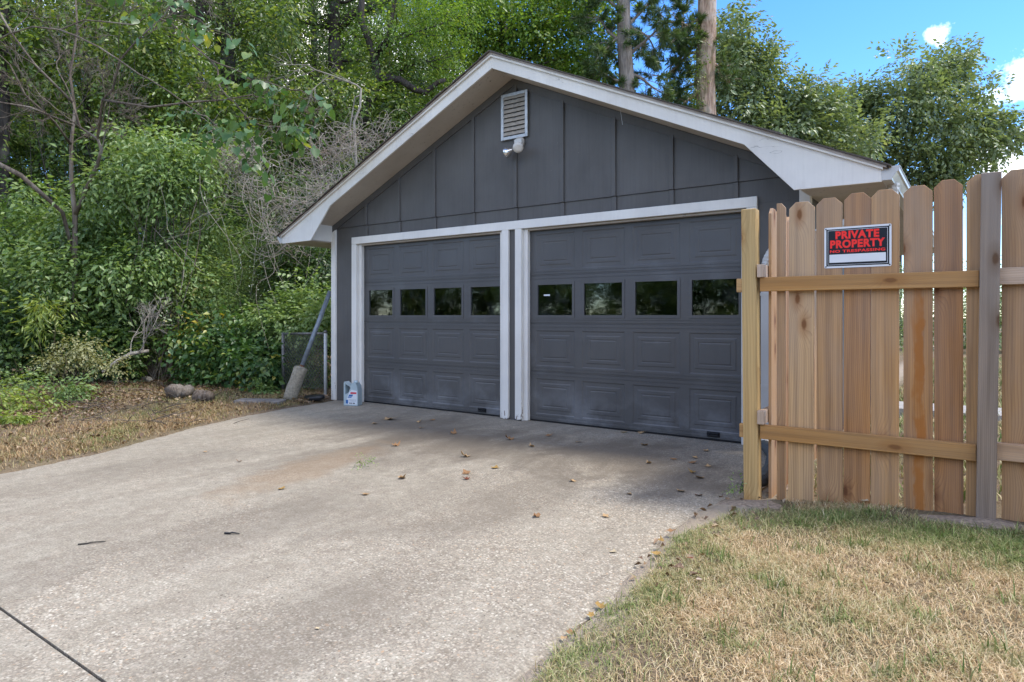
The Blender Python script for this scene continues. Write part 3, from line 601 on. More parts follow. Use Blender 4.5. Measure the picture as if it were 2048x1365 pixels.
# gutters (K profile) along both eaves, downspout on the right
def gutter(sg):
    prof = [(0.0, 0.0), (0.065, 0.0), (0.068, 0.012), (0.098, 0.055), (0.112, 0.062), (0.112, 0.095), (0.118, 0.098), (0.118, 0.102), (0.108, 0.102), (0.106, 0.07), (0.062, 0.006), (0.004, 0.006), (0.004, 0.1), (0, 0.1)]
    base_x, base_z = EV + 0.001, 2.196
    p = [(sg * (base_x + x), base_z + z) for x, z in prof]; p = p if sg > 0 else p[::-1]
    g = MB().prism(p, OV + 0.012, BK - 0.1).build('gutter', M['metal_white'], garage)
    cap = [(0.0, 0.0), (0.065, 0.0), (0.068, 0.012), (0.098, 0.055), (0.114, 0.062), (0.118, 0.102), (0.03, 0.098), (0, 0.085)]
    c = [(sg * (base_x + x), base_z + z) for x, z in cap]; c = c if sg > 0 else c[::-1]
    MB().prism(c, OV + 0.004, OV + 0.0115).build('end_cap', M['metal_white'], g)
    return g
gutter(-1); gutter(1)
def ribbed(pts, r, n=8, ribs=14, amp=0.08):
    # densify a poly-line and ripple its radius
    P = [Vector(p) for p in pts]; out = []; rad = []
    N = ribs * 2
    for i in range(N + 1):
        f = i / N * (len(P) - 1); k = min(int(f), len(P) - 2); out.append(P[k].lerp(P[k + 1], f - k)); rad.append(r * (1 + amp * (i % 2)))
    return out, rad
ds = MB()
def arc(p0, p1, p2, n=7): return [Vector(p0) * (1 - t) ** 2 + Vector(p1) * 2 * t * (1 - t) + Vector(p2) * t * t for t in [i / n for i in range(n + 1)]]
pts, rd = ribbed(arc((3.735, -0.12, 2.21), (3.735, -0.12, 2.06), (3.60, -0.11, 1.99)), 0.042, 8, 9); ds.tube(pts, rd, 8)
ds.tube([(3.60, -0.11, 1.99), (2.90, -0.07, 1.78)], 0.038, 8)
pts, rd = ribbed(arc((2.90, -0.07, 1.78), (2.77, -0.062, 1.745), (2.767, -0.06, 1.58)), 0.042, 8, 9); ds.tube(pts, rd, 8)
ds.box(2.727, 2.808, -0.09, -0.035, 0.21, 1.60)
pts, rd = ribbed(arc((2.767, -0.062, 0.22), (2.767, -0.065, 0.10), (2.78, -0.20, 0.075)), 0.045, 8, 8); ds.tube(pts, rd, 8)
ds.build('downspout', M['metal_white'], garage, smooth=False)
for zz in (0.55, 1.35): MB().box(2.722, 2.813, -0.094, 0.0335, zz, zz + 0.025).build('pipe_strap', M['metal_white'], garage)
pts, rd = ribbed([(2.78, -0.19, 0.072), (2.93, -0.50, 0.055), (3.02, -0.95, 0.05), (3.06, -1.35, 0.05), (3.03, -1.60, 0.05)], 0.042, 8, 44, 0.12)
link('drain_pipe', MB().tube(pts, rd, 10).mesh('drain_pipe', M['corrugated']), label='dark corrugated drain pipe lying from the downspout towards the fence post', cat='pipe')
# gable vent
vent = MB(); vx0, vx1, vz0, vz1 = -0.146, 0.217, 3.162, 3.68
for (x0, x1, c0, c1) in ((vx0, vx0 + 0.035, vz0, vz1), (vx1 - 0.035, vx1, vz0, vz1), (vx0 + 0.0352, vx1 - 0.0352, vz0, vz0 + 0.035), (vx0 + 0.0352, vx1 - 0.0352, vz1 - 0.035, vz1)): vent.box(x0, x1, -0.014, 0.004, c0, c1)
vent_o = vent.build('gable_vent', M['vent'], garage, bevel=0.002)
MB().box(vx0 + 0.02, vx1 - 0.02, 0.0042, 0.0055, vz0 + 0.02, vz1 - 0.02).build('vent_backing', M['dark'], vent_o)
nS = 9
for k in range(nS):
    zc_ = vz0 + 0.045 + k * (vz1 - vz0 - 0.085) / (nS - 0.45)
    MB().prism([(0, 0)], 0, 0) if False else None
    V = [(vx0 + 0.036, -0.016, zc_), (vx1 - 0.036, -0.016, zc_), (vx1 - 0.036, 0.003, zc_ + 0.043), (vx0 + 0.036, 0.003, zc_ + 0.043)]
    V += [(x, y, z + 0.003) for x, y, z in V]
    link('vent_slat', py_mesh('vent_slat', V, [[3, 2, 1, 0], [4, 5, 6, 7], [0, 1, 5, 4], [1, 2, 6, 5], [2, 3, 7, 6], [3, 0, 4, 7]], M['vent_slat']), vent_o)
# twin flood lamp under the vent
fl = empty('flood_light', (0.11, 0.0, 3.1), 'twin-bulb flood light fixture mounted below the gable vent', 'light')
def lathe(prof, axis_p, axis_d, n=14):
    d = Vector(axis_d).normalized(); a = d.orthogonal().normalized(); c = d.cross(a); p0 = Vector(axis_p); V = []; Fq = []
    for (s_, r) in prof:
        for k in range(n): th = 2 * math.pi * k / n; V.append(tuple(p0 + d * s_ + (a * math.cos(th) + c * math.sin(th)) * r))
    for i in range(len(prof) - 1):
        for k in range(n): Fq.append([i * n + k, i * n + (k + 1) % n, (i + 1) * n + (k + 1) % n, (i + 1) * n + k])
    Fq.append(list(range(n))[::-1]); Fq.append([(len(prof) - 1) * n + k for k in range(n)]); return V, Fq
def turned(name, prof, p, d, mat, parent, n=14): V, Fq = lathe(prof, p, d, n); return link(name, py_mesh(name, V, Fq, mat, True), parent)
turned('mounting_box', [(0, 0.062), (0.035, 0.062), (0.04, 0.055)], (0.11, 0.018, 3.11), (0, -1, 0), M['socket'], fl)
MB().box(0.06, 0.16, -0.045, -0.022, 3.075, 3.14).build('cover_plate', M['metal_white'], fl, bevel=0.004)
arm1, arm2 = (0.125, -0.05, 3.07), (0.085, -0.055, 3.03)
MB().tube([(0.11, -0.02, 3.09), (0.12, -0.06, 3.06), (0.15, -0.09, 3.035)], 0.017, 8).build('lamp_arm', M['socket'], fl, smooth=True)
MB().tube([(0.11, -0.02, 3.085), (0.10, -0.06, 3.05), (0.06, -0.075, 3.022)], 0.017, 8).build('lamp_arm', M['socket'], fl, smooth=True)
bulbp = [(0, 0.018), (0.03, 0.024), (0.05, 0.04), (0.085, 0.058), (0.105, 0.060), (0.118, 0.052), (0.124, 0.03), (0.126, 0.004)]
turned('bulb', bulbp, (0.155, -0.085, 3.035), (0.55, -1.0, -0.35), M['bulb'], fl, 18)
turned('bulb', bulbp, (0.075, -0.07, 3.027), (-1.0, -0.35, -0.45), M['silver'], fl, 18)
MB().tube([at(1183, 183, 6.75), at(1205, 196, 6.72), at(1225, 200, 6.6), at(1240, 215, 6.45), at(1245, 250, 6.43)], 0.0018, 4).build('loose_wire', M['label_white'], garage)

# ================================================================== WOODEN FENCE
FY = -1.775
fence = empty('wooden_fence', (3.8, FY, 0.06), 'dog-eared wooden picket fence on two rails, right of the garage', 'fence')
def picket_mesh(w, h, th=0.018, ear=0.038, z0=-0.02):
    me = MB().prism([(-w / 2, z0), (w / 2, z0), (w / 2, h - ear), (w / 2 - ear, h), (-w / 2 + ear, h), (-w / 2, h - ear)], -th / 2, th / 2).mesh('picket', M['picket'], bevel=0.0015); return me
PY = FY + 0.058
pk = [(3.312, 3.458, 1.872, 0.2), (3.476, 3.618, 1.880, -0.1), (3.620, 3.7605, 1.894, 0.15), (3.7630, 3.904, 1.898, 0.1), (3.926, 4.066, 1.902, 0.0), (4.073, 4.206, 1.918, -0.1), (4.215, 4.349, 1.930, 0.1), (4.370, 4.508, 1.936, 0.0), (4.522, 4.66, 1.94, 0.1), (4.672, 4.81, 1.945, -0.15), (4.822, 4.96, 1.95, 0.1), (4.975, 5.112, 1.955, 0), (5.125, 5.262, 1.96, 0.1), (5.275, 5.41, 1.96, 0), (5.425, 5.56, 1.965, -0.1), (5.575, 5.71, 1.97, 0.1)]
for i, (a, b, h, tilt) in enumerate(pk):
    x = (a + b) / 2; g = float(ground_z(x, PY)) - 0.02
    me = picket_mesh((b - a) - 0.001, h - g); o = link('picket', me, fence, (x, PY, g), (0, math.radians(tilt), math.radians(random.uniform(-0.6, 0.6))))
    if i in (0, 3, 6, 9, 12): me.materials.clear(); me.materials.append(M['picket_pale'])
    if i in (5, 2, 8, 14): me.materials.clear(); me.materials.append(M['picket_rich'])
    if i == 4: me.materials.clear(); me.materials.append(M['picket_stain']); o['label'] = 'picket with a long orange sap stain'
# narrow ripped picket beside the return fence
me = MB().prism([(-0.026, -0.02), (0.026, -0.02), (0.026, 1.815), (0.002, 1.845), (-0.026, 1.845)], -0.009, 0.009).mesh('picket', M['picket'], bevel=0.0015)
link('picket', me, fence, (3.272, PY, 0.03))
def zbox(name, w, d, h, mat, parent, loc, rot=(0, 0, 0), bevel=0.004, **kw):
    return link(name, MB().box(-w / 2, w / 2, -d / 2, d / 2, 0, h).mesh(name, mat, bevel=bevel), parent, loc, rot, **kw)
zbox('post', 0.089, 0.089, 1.97, M['post_new'], fence, (3.106, FY + 0.034, -0.12), (0, math.radians(-0.5), 0), label='yellowish new square post at the garage end')
zbox('post', 0.086, 0.089, 1.98, M['post_grey'], fence, (4.300, FY + 0.004, -0.06), (0, math.radians(0.75), 0), label='grey weathered post standing proud of the pickets')
zbox('post', 0.092, 0.089, 1.98, M['post_grey'], fence, (5.60, FY + 0.004, -0.04))
def rail(x0, x1, z0, z1, mat, y0=FY - 0.002, th=0.042):
    # length along local z so that the grain runs with the board
    me = MB().box(-(z1 - z0) / 2, (z1 - z0) / 2, -th / 2, th / 2, 0, x1 - x0).mesh('rail', mat, bevel=0.003)
    return link('rail', me, fence, (x0, y0 + th / 2, (z0 + z1) / 2), (0, math.radians(90), 0))
RY = FY + 0.0025
for x0, x1, z0, z1, mt in ((3.012, 3.0585, 1.326, 1.412, 'rail'), (3.156, 4.274, 1.328, 1.416, 'rail'), (4.352, 5.56, 1.338, 1.425, 'rail_pale'), (3.030, 3.0630, 0.404, 0.490, 'rail'), (3.158, 4.262, 0.406, 0.494, 'rail'), (4.342, 5.56, 0.424, 0.514, 'rail_pale')):
    rail(x0, x1, z0, z1, M[mt], RY)
# return fence running back to the garage corner
ret = empty('wooden_fence', (3.2, -0.9, 0.03), 'short picket fence return running back from the yellow post to the garage', 'fence')
for z0, z1 in ((1.415, 1.495), (0.50, 0.585)):
    link('rail', MB().box(-(z1 - z0) / 2, (z1 - z0) / 2, -0.02, 0.02, 0, 1.60).mesh('rail', M['rail_pale'], bevel=0.003), ret, (3.187, FY + 0.001 - 0.02, (z0 + z1) / 2), (math.radians(-90), math.radians(0), math.radians(0))) if False else None
    m = MB().box(3.1475, 3.1865, FY - 0.03, -0.10, z0, z1).mesh('rail', M['rail_pale'], bevel=0.003); link('rail', m, ret)
for i in range(11):
    y = FY + 0.075 + i * 0.15
    if y > -0.12: break
    me = picket_mesh(0.138, 1.84); link('picket', me, ret, (3.199, y + 0.07, 0.02), (0, math.radians(random.uniform(-.2, .2)), math.radians(90)))
# sign
sgn = empty('warning_sign', (3.694, PY - 0.02, 1.45), 'black, red and white private property sign fixed to the fence pickets', 'sign')
SW, SH = 0.350, 0.2415; SX, SZ, SYY = 3.694, 1.580, PY - 0.0128
tl = math.radians(-3.3) * 0 
def flat(name, x0, x1, z0, z1, y, mat, parent, th=0.0006): return MB().box(SX + x0, SX + x1, SYY - y - th, SYY - y, SZ + z0, SZ + z1).build(name, mat, parent)
def roundrect(w, h, r, n=4):
    out = []
    for cx, cz, a0 in ((w / 2 - r, -h / 2 + r, -90), (w / 2 - r, h / 2 - r, 0), (-w / 2 + r, h / 2 - r, 90), (-w / 2 + r, -h / 2 + r, 180)):
        for k in range(n + 1): a = math.radians(a0 + 90 * k / n); out.append((SX + cx + r * math.cos(a), SZ + cz + r * math.sin(a)))
    return out
MB().prism(roundrect(SW, SH, 0.008), SYY - 0.001, SYY).build('sign_plate', M['sign_white'], sgn)
MB().prism(roundrect(SW - 0.022, SH - 0.022, 0.004), SYY - 0.0014, SYY - 0.0011).build('black_border', M['sign_black'], sgn)
MB().prism(roundrect(SW - 0.038, SH - 0.036, 0.003), SYY - 0.0018, SYY - 0.0015).build('white_line', M['sign_white'], sgn)
MB().prism(roundrect(SW - 0.042, SH - 0.040, 0.003), SYY - 0.0022, SYY - 0.0019).build('black_field', M['sign_black'], sgn)
MB().box(SX - 0.147, SX + 0.147, SYY - 0.0026, SYY - 0.0023, SZ - 0.089, SZ - 0.041).build('write_in_panel', M['sign_white'], sgn)
def sign_text(txt, w, h, cx, cz, bold):
    c = bpy.data.curves.new('lettering', 'FONT'); c.body = txt; c.align_x = 'CENTER'; c.align_y = 'CENTER'; c.size = 1.0; c.offset = bold; c.space_character = 1.04 + bold * 1.4
    o = bpy.data.objects.new('lettering', c); COL.objects.link(o); dg = bpy.context.evaluated_depsgraph_get(); dg.update()
    me = bpy.data.meshes.new_from_object(o.evaluated_get(dg)); bpy.data.objects.remove(o); bpy.data.curves.remove(c)
    co = np.array([v.co[:] for v in me.vertices]); mn, mx = co.min(0), co.max(0)
    for v in me.vertices:
        x = (v.co.x - (mn[0] + mx[0]) / 2) / (mx[0] - mn[0]) * w; z = (v.co.y - (mn[1] + mx[1]) / 2) / (mx[1] - mn[1]) * h
        v.co = (SX + cx + x, SYY - 0.0030, SZ + cz + z)
    me.materials.clear(); me.materials.append(M['sign_red']); me.name = 'lettering'
    return link('lettering', me, sgn)
sign_text('PRIVATE', 0.228, 0.047, 0.0, 0.0725, 0.05); sign_text('PROPERTY', 0.286, 0.049, 0.0, 0.0195, 0.05); sign_text('NO TRESPASSING', 0.288, 0.0165, 0.0, -0.0225, 0.035)
for sx in (-1, 1):
    for sz in (-1, 1): turned('screw', [(0, 0.0042), (0.002, 0.0042), (0.003, 0.002)], (SX + sx * (SW / 2 - 0.009), SYY - 0.001, SZ + sz * (SH / 2 - 0.009)), (0, -1, 0), M['screw'], sgn, 10)
sgn.rotation_euler = (0, 0, 0)

# ================================================================== SMALL THINGS BY THE GARAGE
# oil jug
def jug():
    cx, cy = -2.42, -0.20; e = empty('oil_jug', (cx, cy, 0), 'silver-blue plastic oil jug with handle, standing by the left door casing', 'jug')
    w, h, d = 0.205, 0.315, 0.115
    body = [(-.5, .0), (.47, .0), (.5, .02), (.5, .60), (.44, .80), (.40, .88), (.36, .885), (.36, .94), (.08, .94), (.05, .88), (-.12, .81), (-.46, .99), (-.5, .93)]
    hole = [(-.40, .46), (-.17, .53), (-.02, .74), (-.10, .80), (-.40, .90)]
    ang = math.radians(20)
    bm = bmesh.new(); P = lambda x, z, y: Vector((x * w, y, z * h))
    # outline minus the handle hole, bridged left of the hole
    me = bpy.data.meshes.new('jug_body')
    out = [P(x, z, 0) for x, z in body]; inn = [P(x, z, 0) for x, z in hole]
    vo = [bm.verts.new(v) for v in out]; vi = [bm.verts.new(v) for v in inn]
    eo = [bm.edges.new((vo[i], vo[(i + 1) % len(vo)])) for i in range(len(vo))]; ei = [bm.edges.new((vi[i], vi[(i + 1) % len(vi)])) for i in range(len(vi))]
    r = bmesh.ops.triangle_fill(bm, use_beauty=True, use_dissolve=False, edges=eo + ei)
    faces = list(bm.faces)
    ext = bmesh.ops.extrude_face_region(bm, geom=faces); vs2 = [g for g in ext['geom'] if isinstance(g, bmesh.types.BMVert)]
    bmesh.ops.translate(bm, verts=vs2, vec=(0, d, 0)); bmesh.ops.translate(bm, verts=bm.verts, vec=(0, -d / 2, 0))
    bmesh.ops.recalc_face_normals(bm, faces=bm.faces)
    sharp = [e_ for e_ in bm.edges if len(e_.link_faces) == 2 and e_.calc_face_angle(0) > 0.9]
    bmesh.ops.bevel(bm, geom=sharp, offset=0.010, segments=2, affect='EDGES', clamp_overlap=True)
    bm.to_mesh(me); bm.free(); me.materials.append(M['jug'])
    b = link('jug_body', me, e, (cx, cy, 0.002), (0, 0, ang))
    mt = Matrix.Translation((cx, cy, 0.002)) @ Matrix.Rotation(ang, 4, 'Z')
    def lab(name, poly, y, mat, th=0.0008):
        m = MB().prism([(x * w, z * h) for x, z in poly], y - th, y); o = m.build(name, mat, b); o.location = (cx, cy, 0.002); o.rotation_euler = (0, 0, ang); o.matrix_parent_inverse = b.matrix_basis.inverted(); return o
    yf = -d / 2
    lab('label', [(-.36, .05), (.44, .05), (.44, .62), (.05, .66), (-.10, .56), (-.22, .40)], yf - 0.0004, M['label_white'])
    lab('label_band', [(-.02, .49), (.40, .49), (.40, .56), (-.02, .56)], yf - 0.0014, M['label_red'])
    lab('label_block', [(-.17, .38), (.12, .38), (.17, .46), (-.10, .46)], yf - 0.0014, M['label_blue']); lab('label_block', [(-.22, .33), (.05, .33), (.08, .365), (-.19, .365)], yf - 0.0014, M['label_blue'])
    lab('label_block', [(-.34, .08), (-.18, .08), (-.18, .24), (-.34, .24)], yf - 0.0014, M['label_blue'])
    for x0, x1 in ((-.10, .0), (.02, .10), (.15, .30)): lab('label_line', [(x0, .085), (x1, .085), (x1, .125), (x0, .125)], yf - 0.0014, M['label_black'])
    for z in (.18, .215, .25): lab('label_line', [(-.1, z), (.38, z), (.38, z + .008), (-.1, z + .008)], yf - 0.0014, M['galv_blue'])
    turned('cap', [(0, 0.030), (0.012, 0.030), (0.028, 0.027), (0.03, 0.02)], mt @ Vector((.22 * w, 0, .935 * h)), (0, 0, 1), M['jug'], e, 16)
jug()
o = MB().box(-0.045, 0.045, -0.03, 0.03, 0, 0.055).build('brick_piece', M['brick'], bevel=0.006, label='small red-brown brick piece beside the oil jug', cat='brick'); o.location = (-2.545, -0.13, 0.0); o.rotation_euler = (0, 0, 0.3)
# old fence post in its concrete plug, leaning on the corner of the garage
pole = empty('leaning_post', (-3.3, -0.42, 0.02), 'old steel post with concrete lump leaning on the garage corner', 'post')
pb, pt = Vector((-3.36, -0.50, 0.03)), Vector((-3.158, 0.03, 1.52)); ax = (pt - pb).normalized()
MB().tube([pb + ax * 0.30, pt], 0.031, 12).build('pipe', M['galv_blue'], pole, smooth=True)
MB().tube([pb + ax * 0.40, pb + ax * 0.50], 0.0325, 12).build('rusty_collar', M['rust'], pole, smooth=True)
V, Fq = lathe([(0.0, 0.075), (0.02, 0.092), (0.10, 0.098), (0.18, 0.090), (0.26, 0.097), (0.34, 0.088), (0.42, 0.092), (0.46, 0.086), (0.475, 0.05)], pb, ax, 18)
V = [tuple(Vector(v) * 1 + Vector((random.uniform(-.009, .009), random.uniform(-.009, .009), random.uniform(-.007, .007)))) for v in V]
link('concrete_lump', py_mesh('concrete_lump', V, Fq, M['lump'], True), pole)
# black plastic tray on the ground
m = MB(); ring = 14
o = link('plastic_tray', None) if False else None
V, Fq = lathe([(0, 0.09), (0.012, 0.115), (0.05, 0.125), (0.062, 0.112), (0.066, 0.06)], (0, 0, 0), (0, 0, 1), 16)
o = link('plastic_tray', py_mesh('plastic_tray', [(x * 1.25, y * 0.75, z) for x, y, z in V], Fq, M['black_plastic'], True), None, (-3.10, -0.28, 0.025), (0.12, -0.08, 0.35), label='black plastic lid lying at the garage corner', cat='lid')
# chain-link gate beside the garage
gate = empty('chain_link_gate', (-3.9, 0.16, 0), 'low rusty chain-link gate between the garage and the shrubs', 'gate')
gx0, gx1, gy, gz0, gz1 = -4.42, -3.42, 0.16, 0.10, 0.90
for x, h in ((gx0, 0.92), (gx1, 0.93)): MB().tube([(x, gy, -0.05), (x, gy, h)], 0.024, 10).build('gate_post', M['white_pipe'] if x == gx1 else M['galv'], gate, smooth=True)
MB().tube([(gx0, gy, gz1), (gx1, gy, gz1 + 0.02)], 0.019, 8).build('top_rail', M['galv'], gate, smooth=True)
turned('post_cap', [(0, 0.028), (0.02, 0.03), (0.04, 0.018), (0.045, 0.004)], (gx1, gy, 0.925), (0, 0, 1), M['galv'], gate, 12)
wm = MB(); st = 0.066
n0 = int((gx1 - gx0) / st)
for k in range(-int((gz1 - gz0) / st) - 1, n0 + 1):
    for sg in (1, -1):
        # zig-zag diagonals clipped to the panel
        x_a = gx0 + k * st if sg > 0 else gx1 - k * st; za, zb_ = gz0, gz1; xb_ = x_a + sg * (zb_ - za)
        t0, t1 = 0.0, 1.0
        lo, hi = (gx0 - x_a) / (xb_ - x_a), (gx1 - x_a) / (xb_ - x_a); t0 = max(t0, min(lo, hi)); t1 = min(t1, max(lo, hi))
        if t1 - t0 < 0.03: continue
        P = lambda t: (x_a + (xb_ - x_a) * t, gy + sg * 0.003, za + (zb_ - za) * t)
        wm.tube([P(t0), P(t1)], 0.0032, 4, False)
wm.build('wire_mesh', M['galv'], gate)
#VEG
# ================================================================== VEGETATION
def unit(v): return v / np.maximum(np.linalg.norm(v, axis=-1, keepdims=True), 1e-9)
def leaf_mesh(name, B, D, N, L, W, mat, fold=0.18, curl=0.12):
    """folded four-corner leaves: base, side, tip, side"""
    D = unit(D); S = unit(np.cross(N, D)); N = np.cross(D, S); L = L[:, None]; W = W[:, None]
    v0 = B; v1 = B + D * L * 0.42 + S * W * 0.5 + N * W * fold; v2 = B + D * L - N * L * curl; v3 = B + D * L * 0.42 - S * W * 0.5 + N * W * fold
    V = np.stack([v0, v1, v2, v3], 1).reshape(-1, 3); i = np.arange(len(B)) * 4
    return np_mesh(name, V, np.concatenate([np.stack([i, i + 2, i + 1], 1), np.stack([i, i + 3, i + 2], 1)]).reshape(2, -1, 3).transpose(1, 0, 2).reshape(-1, 3), mat)
def spray_protos(k, n, length, leaf, droop, rng):
    out = []
    for _ in range(k):
        t = (np.arange(n) + rng.random(n) * 0.6) / n; side = np.where(np.arange(n) % 2 == 0, 1.0, -1.0)
        zig = rng.normal(0, 0.05 * length, 3)
        B = np.stack([t * length, zig[0] * np.sin(t * 5) + side * 0.01, -droop * length * t ** 2 + zig[1] * np.sin(t * 4)], 1)
        # short side twigs carry the leaves away from the axis
        B[:, 1] += side * rng.random(n) * 0.28 * length * (1 - 0.5 * t); B[:, 2] += rng.normal(0, 0.07 * length, n)
        D = np.stack([0.55 + 0.3 * rng.random(n), side * (0.5 + 0.5 * rng.random(n)), -0.25 - 0.55 * rng.random(n) * (0.4 + droop)], 1)
        N = np.stack([rng.normal(0, .35, n), rng.normal(0, .35, n), np.ones(n)], 1)
        out.append((B, D, N, leaf * rng.uniform(0.65, 1.15, n)))
    return out
def place_sprays(P, O, protos, rng, smin=0.75, smax=1.25):
    """P positions, O outward directions -> leaf arrays"""
    Bs, Ds, Ns, Ls = [], [], [], []
    X = unit(O); up = np.zeros_like(X); up[:, 2] = 1; up += rng.normal(0, 0.25, X.shape)
    Y = unit(np.cross(up, X)); Z = np.cross(X, Y); sc = rng.uniform(smin, smax, len(P)); which = rng.integers(0, len(protos), len(P))
    for k, (B, D, N, L) in enumerate(protos):
        m = which == k
        if not m.any(): continue
        R = np.stack([X[m], Y[m], Z[m]], 2)                  # columns
        f = lambda A: np.einsum('pij,nj->pni', R, A)
        Bs.append((f(B) * sc[m][:, None, None] + P[m][:, None, :]).reshape(-1, 3)); Ds.append(f(D).reshape(-1, 3)); Ns.append(f(N).reshape(-1, 3))
        Ls.append((np.tile(L, (m.sum(), 1)) * sc[m][:, None]).reshape(-1))
    return np.concatenate(Bs), np.concatenate(Ds), np.concatenate(Ns), np.concatenate(Ls)
def lump_points(lumps, rng, dens=1.0, shell=0.4, droop=0.0):
    P, O = [], []
    for (c, r, n) in lumps:
        n = max(3, int(n * dens)); d = unit(rng.normal(0, 1, (n, 3))); rad = rng.random(n) ** shell
        # ragged outline: radius varies with direction
        ph = rng.random(3) * 6; rag = 1 + 0.22 * np.sin(d[:, 0] * 4 + ph[0]) * np.sin(d[:, 1] * 5 + ph[1]) + 0.18 * np.sin(d[:, 2] * 7 + ph[2])
        r = np.asarray(r, float) * np.ones(3)
        P.append(np.asarray(c) + d * r * (rad * rag)[:, None]); o = d + rng.normal(0, 0.45, (n, 3)); o[:, 2] -= droop; O.append(o)
    return np.concatenate(P), np.concatenate(O)
def curve_pts(p0, p1, n, sag, rng, wob=0.05):
    p0, p1 = Vector(p0), Vector(p1); L = (p1 - p0).length; out = []
    w = [rng.normal(0, wob * L) for _ in range(3)]; w2 = [rng.normal(0, wob * 0.6 * L) for _ in range(3)]
    for i in range(n + 1):
        t = i / n; s_ = math.sin(math.pi * t); s2 = math.sin(2 * math.pi * t)
        out.append(p0.lerp(p1, t) + Vector((w[0] * s_ + w2[0] * s2, w[1] * s_ + w2[1] * s2, sag * L * s_ + w2[2] * s2)))
    return out
def taper(r0, r1, n): return [r0 + (r1 - r0) * (i / n) ** 0.8 for i in range(n + 1)]
def trunk_tube(mb, pts, r0, r1, sides=10, flare=True, rng=None):
    n = len(pts) - 1; rad = taper(r0, r1, n)
    if flare: rad[0] *= 1.45; rad[min(1, n)] *= 1.08
    b = len(mb.v); mb.tube(pts, rad, sides)
    if rng is not None:
        for i in range(b, len(mb.v)):
            v = Vector(mb.v[i]); c = pts[(i - b) // sides] if (i - b) // sides < len(pts) else v; d = v - Vector(c); mb.v[i] = tuple(Vector(c) + d * (1 + rng.normal(0, 0.07)))
def tree(name, label, base, trunk_pts, r0, lumps, leafmat, barkmat, leaf=0.085, spray_n=13, spray_len=0.55, droop=0.25, dens=1.0, cat='tree', group=None, shell=0.4, extra=(), seed=0, sides=10, width=0.5, rtop=0.35):
    """trunk polyline (world), lumps [(centre, radius, sprays)]; limbs run from the trunk to every lump"""
    rng = np.random.default_rng(seed + 100); rr = random.Random(seed)
    e = empty(name, base, label, cat, group); mb = MB(); tp = [Vector(p) for p in trunk_pts]
    # densify trunk
    dp = []
    for a, b in zip(tp[:-1], tp[1:]):
        k = max(2, int((b - a).length / 0.7)); dp += [a.lerp(b, i / k) + Vector((rr.gauss(0, .02), rr.gauss(0, .02), 0)) * (1 if i else 0) for i in range(k)]
    dp.append(tp[-1]); trunk_tube(mb, dp, r0, r0 * rtop, sides, True, rng)
    for (pts, ra, rb) in extra: mb.tube(pts, taper(ra, rb, len(pts) - 1), 7)
    lumps = [(np.asarray(c, float), np.asarray(r, float) * np.ones(3), n) for c, r, n in lumps]
    for c, r, n in lumps:
        c = Vector(c); cand = [(i, p) for i, p in enumerate(dp) if p.z < c.z + 0.4] or [(0, dp[0])]
        i, p = min(cand, key=lambda q: (q[1] - (c - Vector((0, 0, 0.45 * math.hypot(c.x - q[1].x, c.y - q[1].y))))).length)
        rad = max(0.018, (r0 * (1 - (1 - rtop) * i / len(dp))) * rr.uniform(0.28, 0.5)); L = (c - p).length; k = max(4, int(L / 0.5))
        limb = curve_pts(p, c, k, 0.06, rng, 0.07); mb.tube(limb, taper(rad, max(0.008, rad * 0.22), k), 6)
        for q in range(max(3, int(4 + n / 60))):                       # twigs inside the lump
            s_ = limb[rr.randint(max(0, k // 2), k)]; d = unit(rng.normal(0, 1, 3)); tgt = Vector(np.asarray(c) + d * r * rr.uniform(0.6, 1.0))
            mb.tube(curve_pts(s_, tgt, 4, -0.03, rng, 0.08), taper(max(0.012, rad * 0.3), 0.005, 4), 4, False)
    mb.build('trunk', barkmat, e, smooth=True)
    sub = []
    for c, r, n in lumps:                                              # foliage gathers in clumps with gaps between
        k = 8
        for d in unit(rng.normal(0, 1, (k, 3))): sub.append((c + d * r * rng.uniform(.35, .9), r * rng.uniform(.34, .52), max(3, int(n * rng.uniform(.6, 1.4) / k))))
    P, O = lump_points(sub, rng, dens, shell, droop * 0.5); prot = spray_protos(6, spray_n, spray_len, leaf, droop, rng)
    B, D, N, L = place_sprays(P, O, prot, rng); link('crown', leaf_mesh('crown', B, D, N, L, L * width, leafmat), e)
    return e
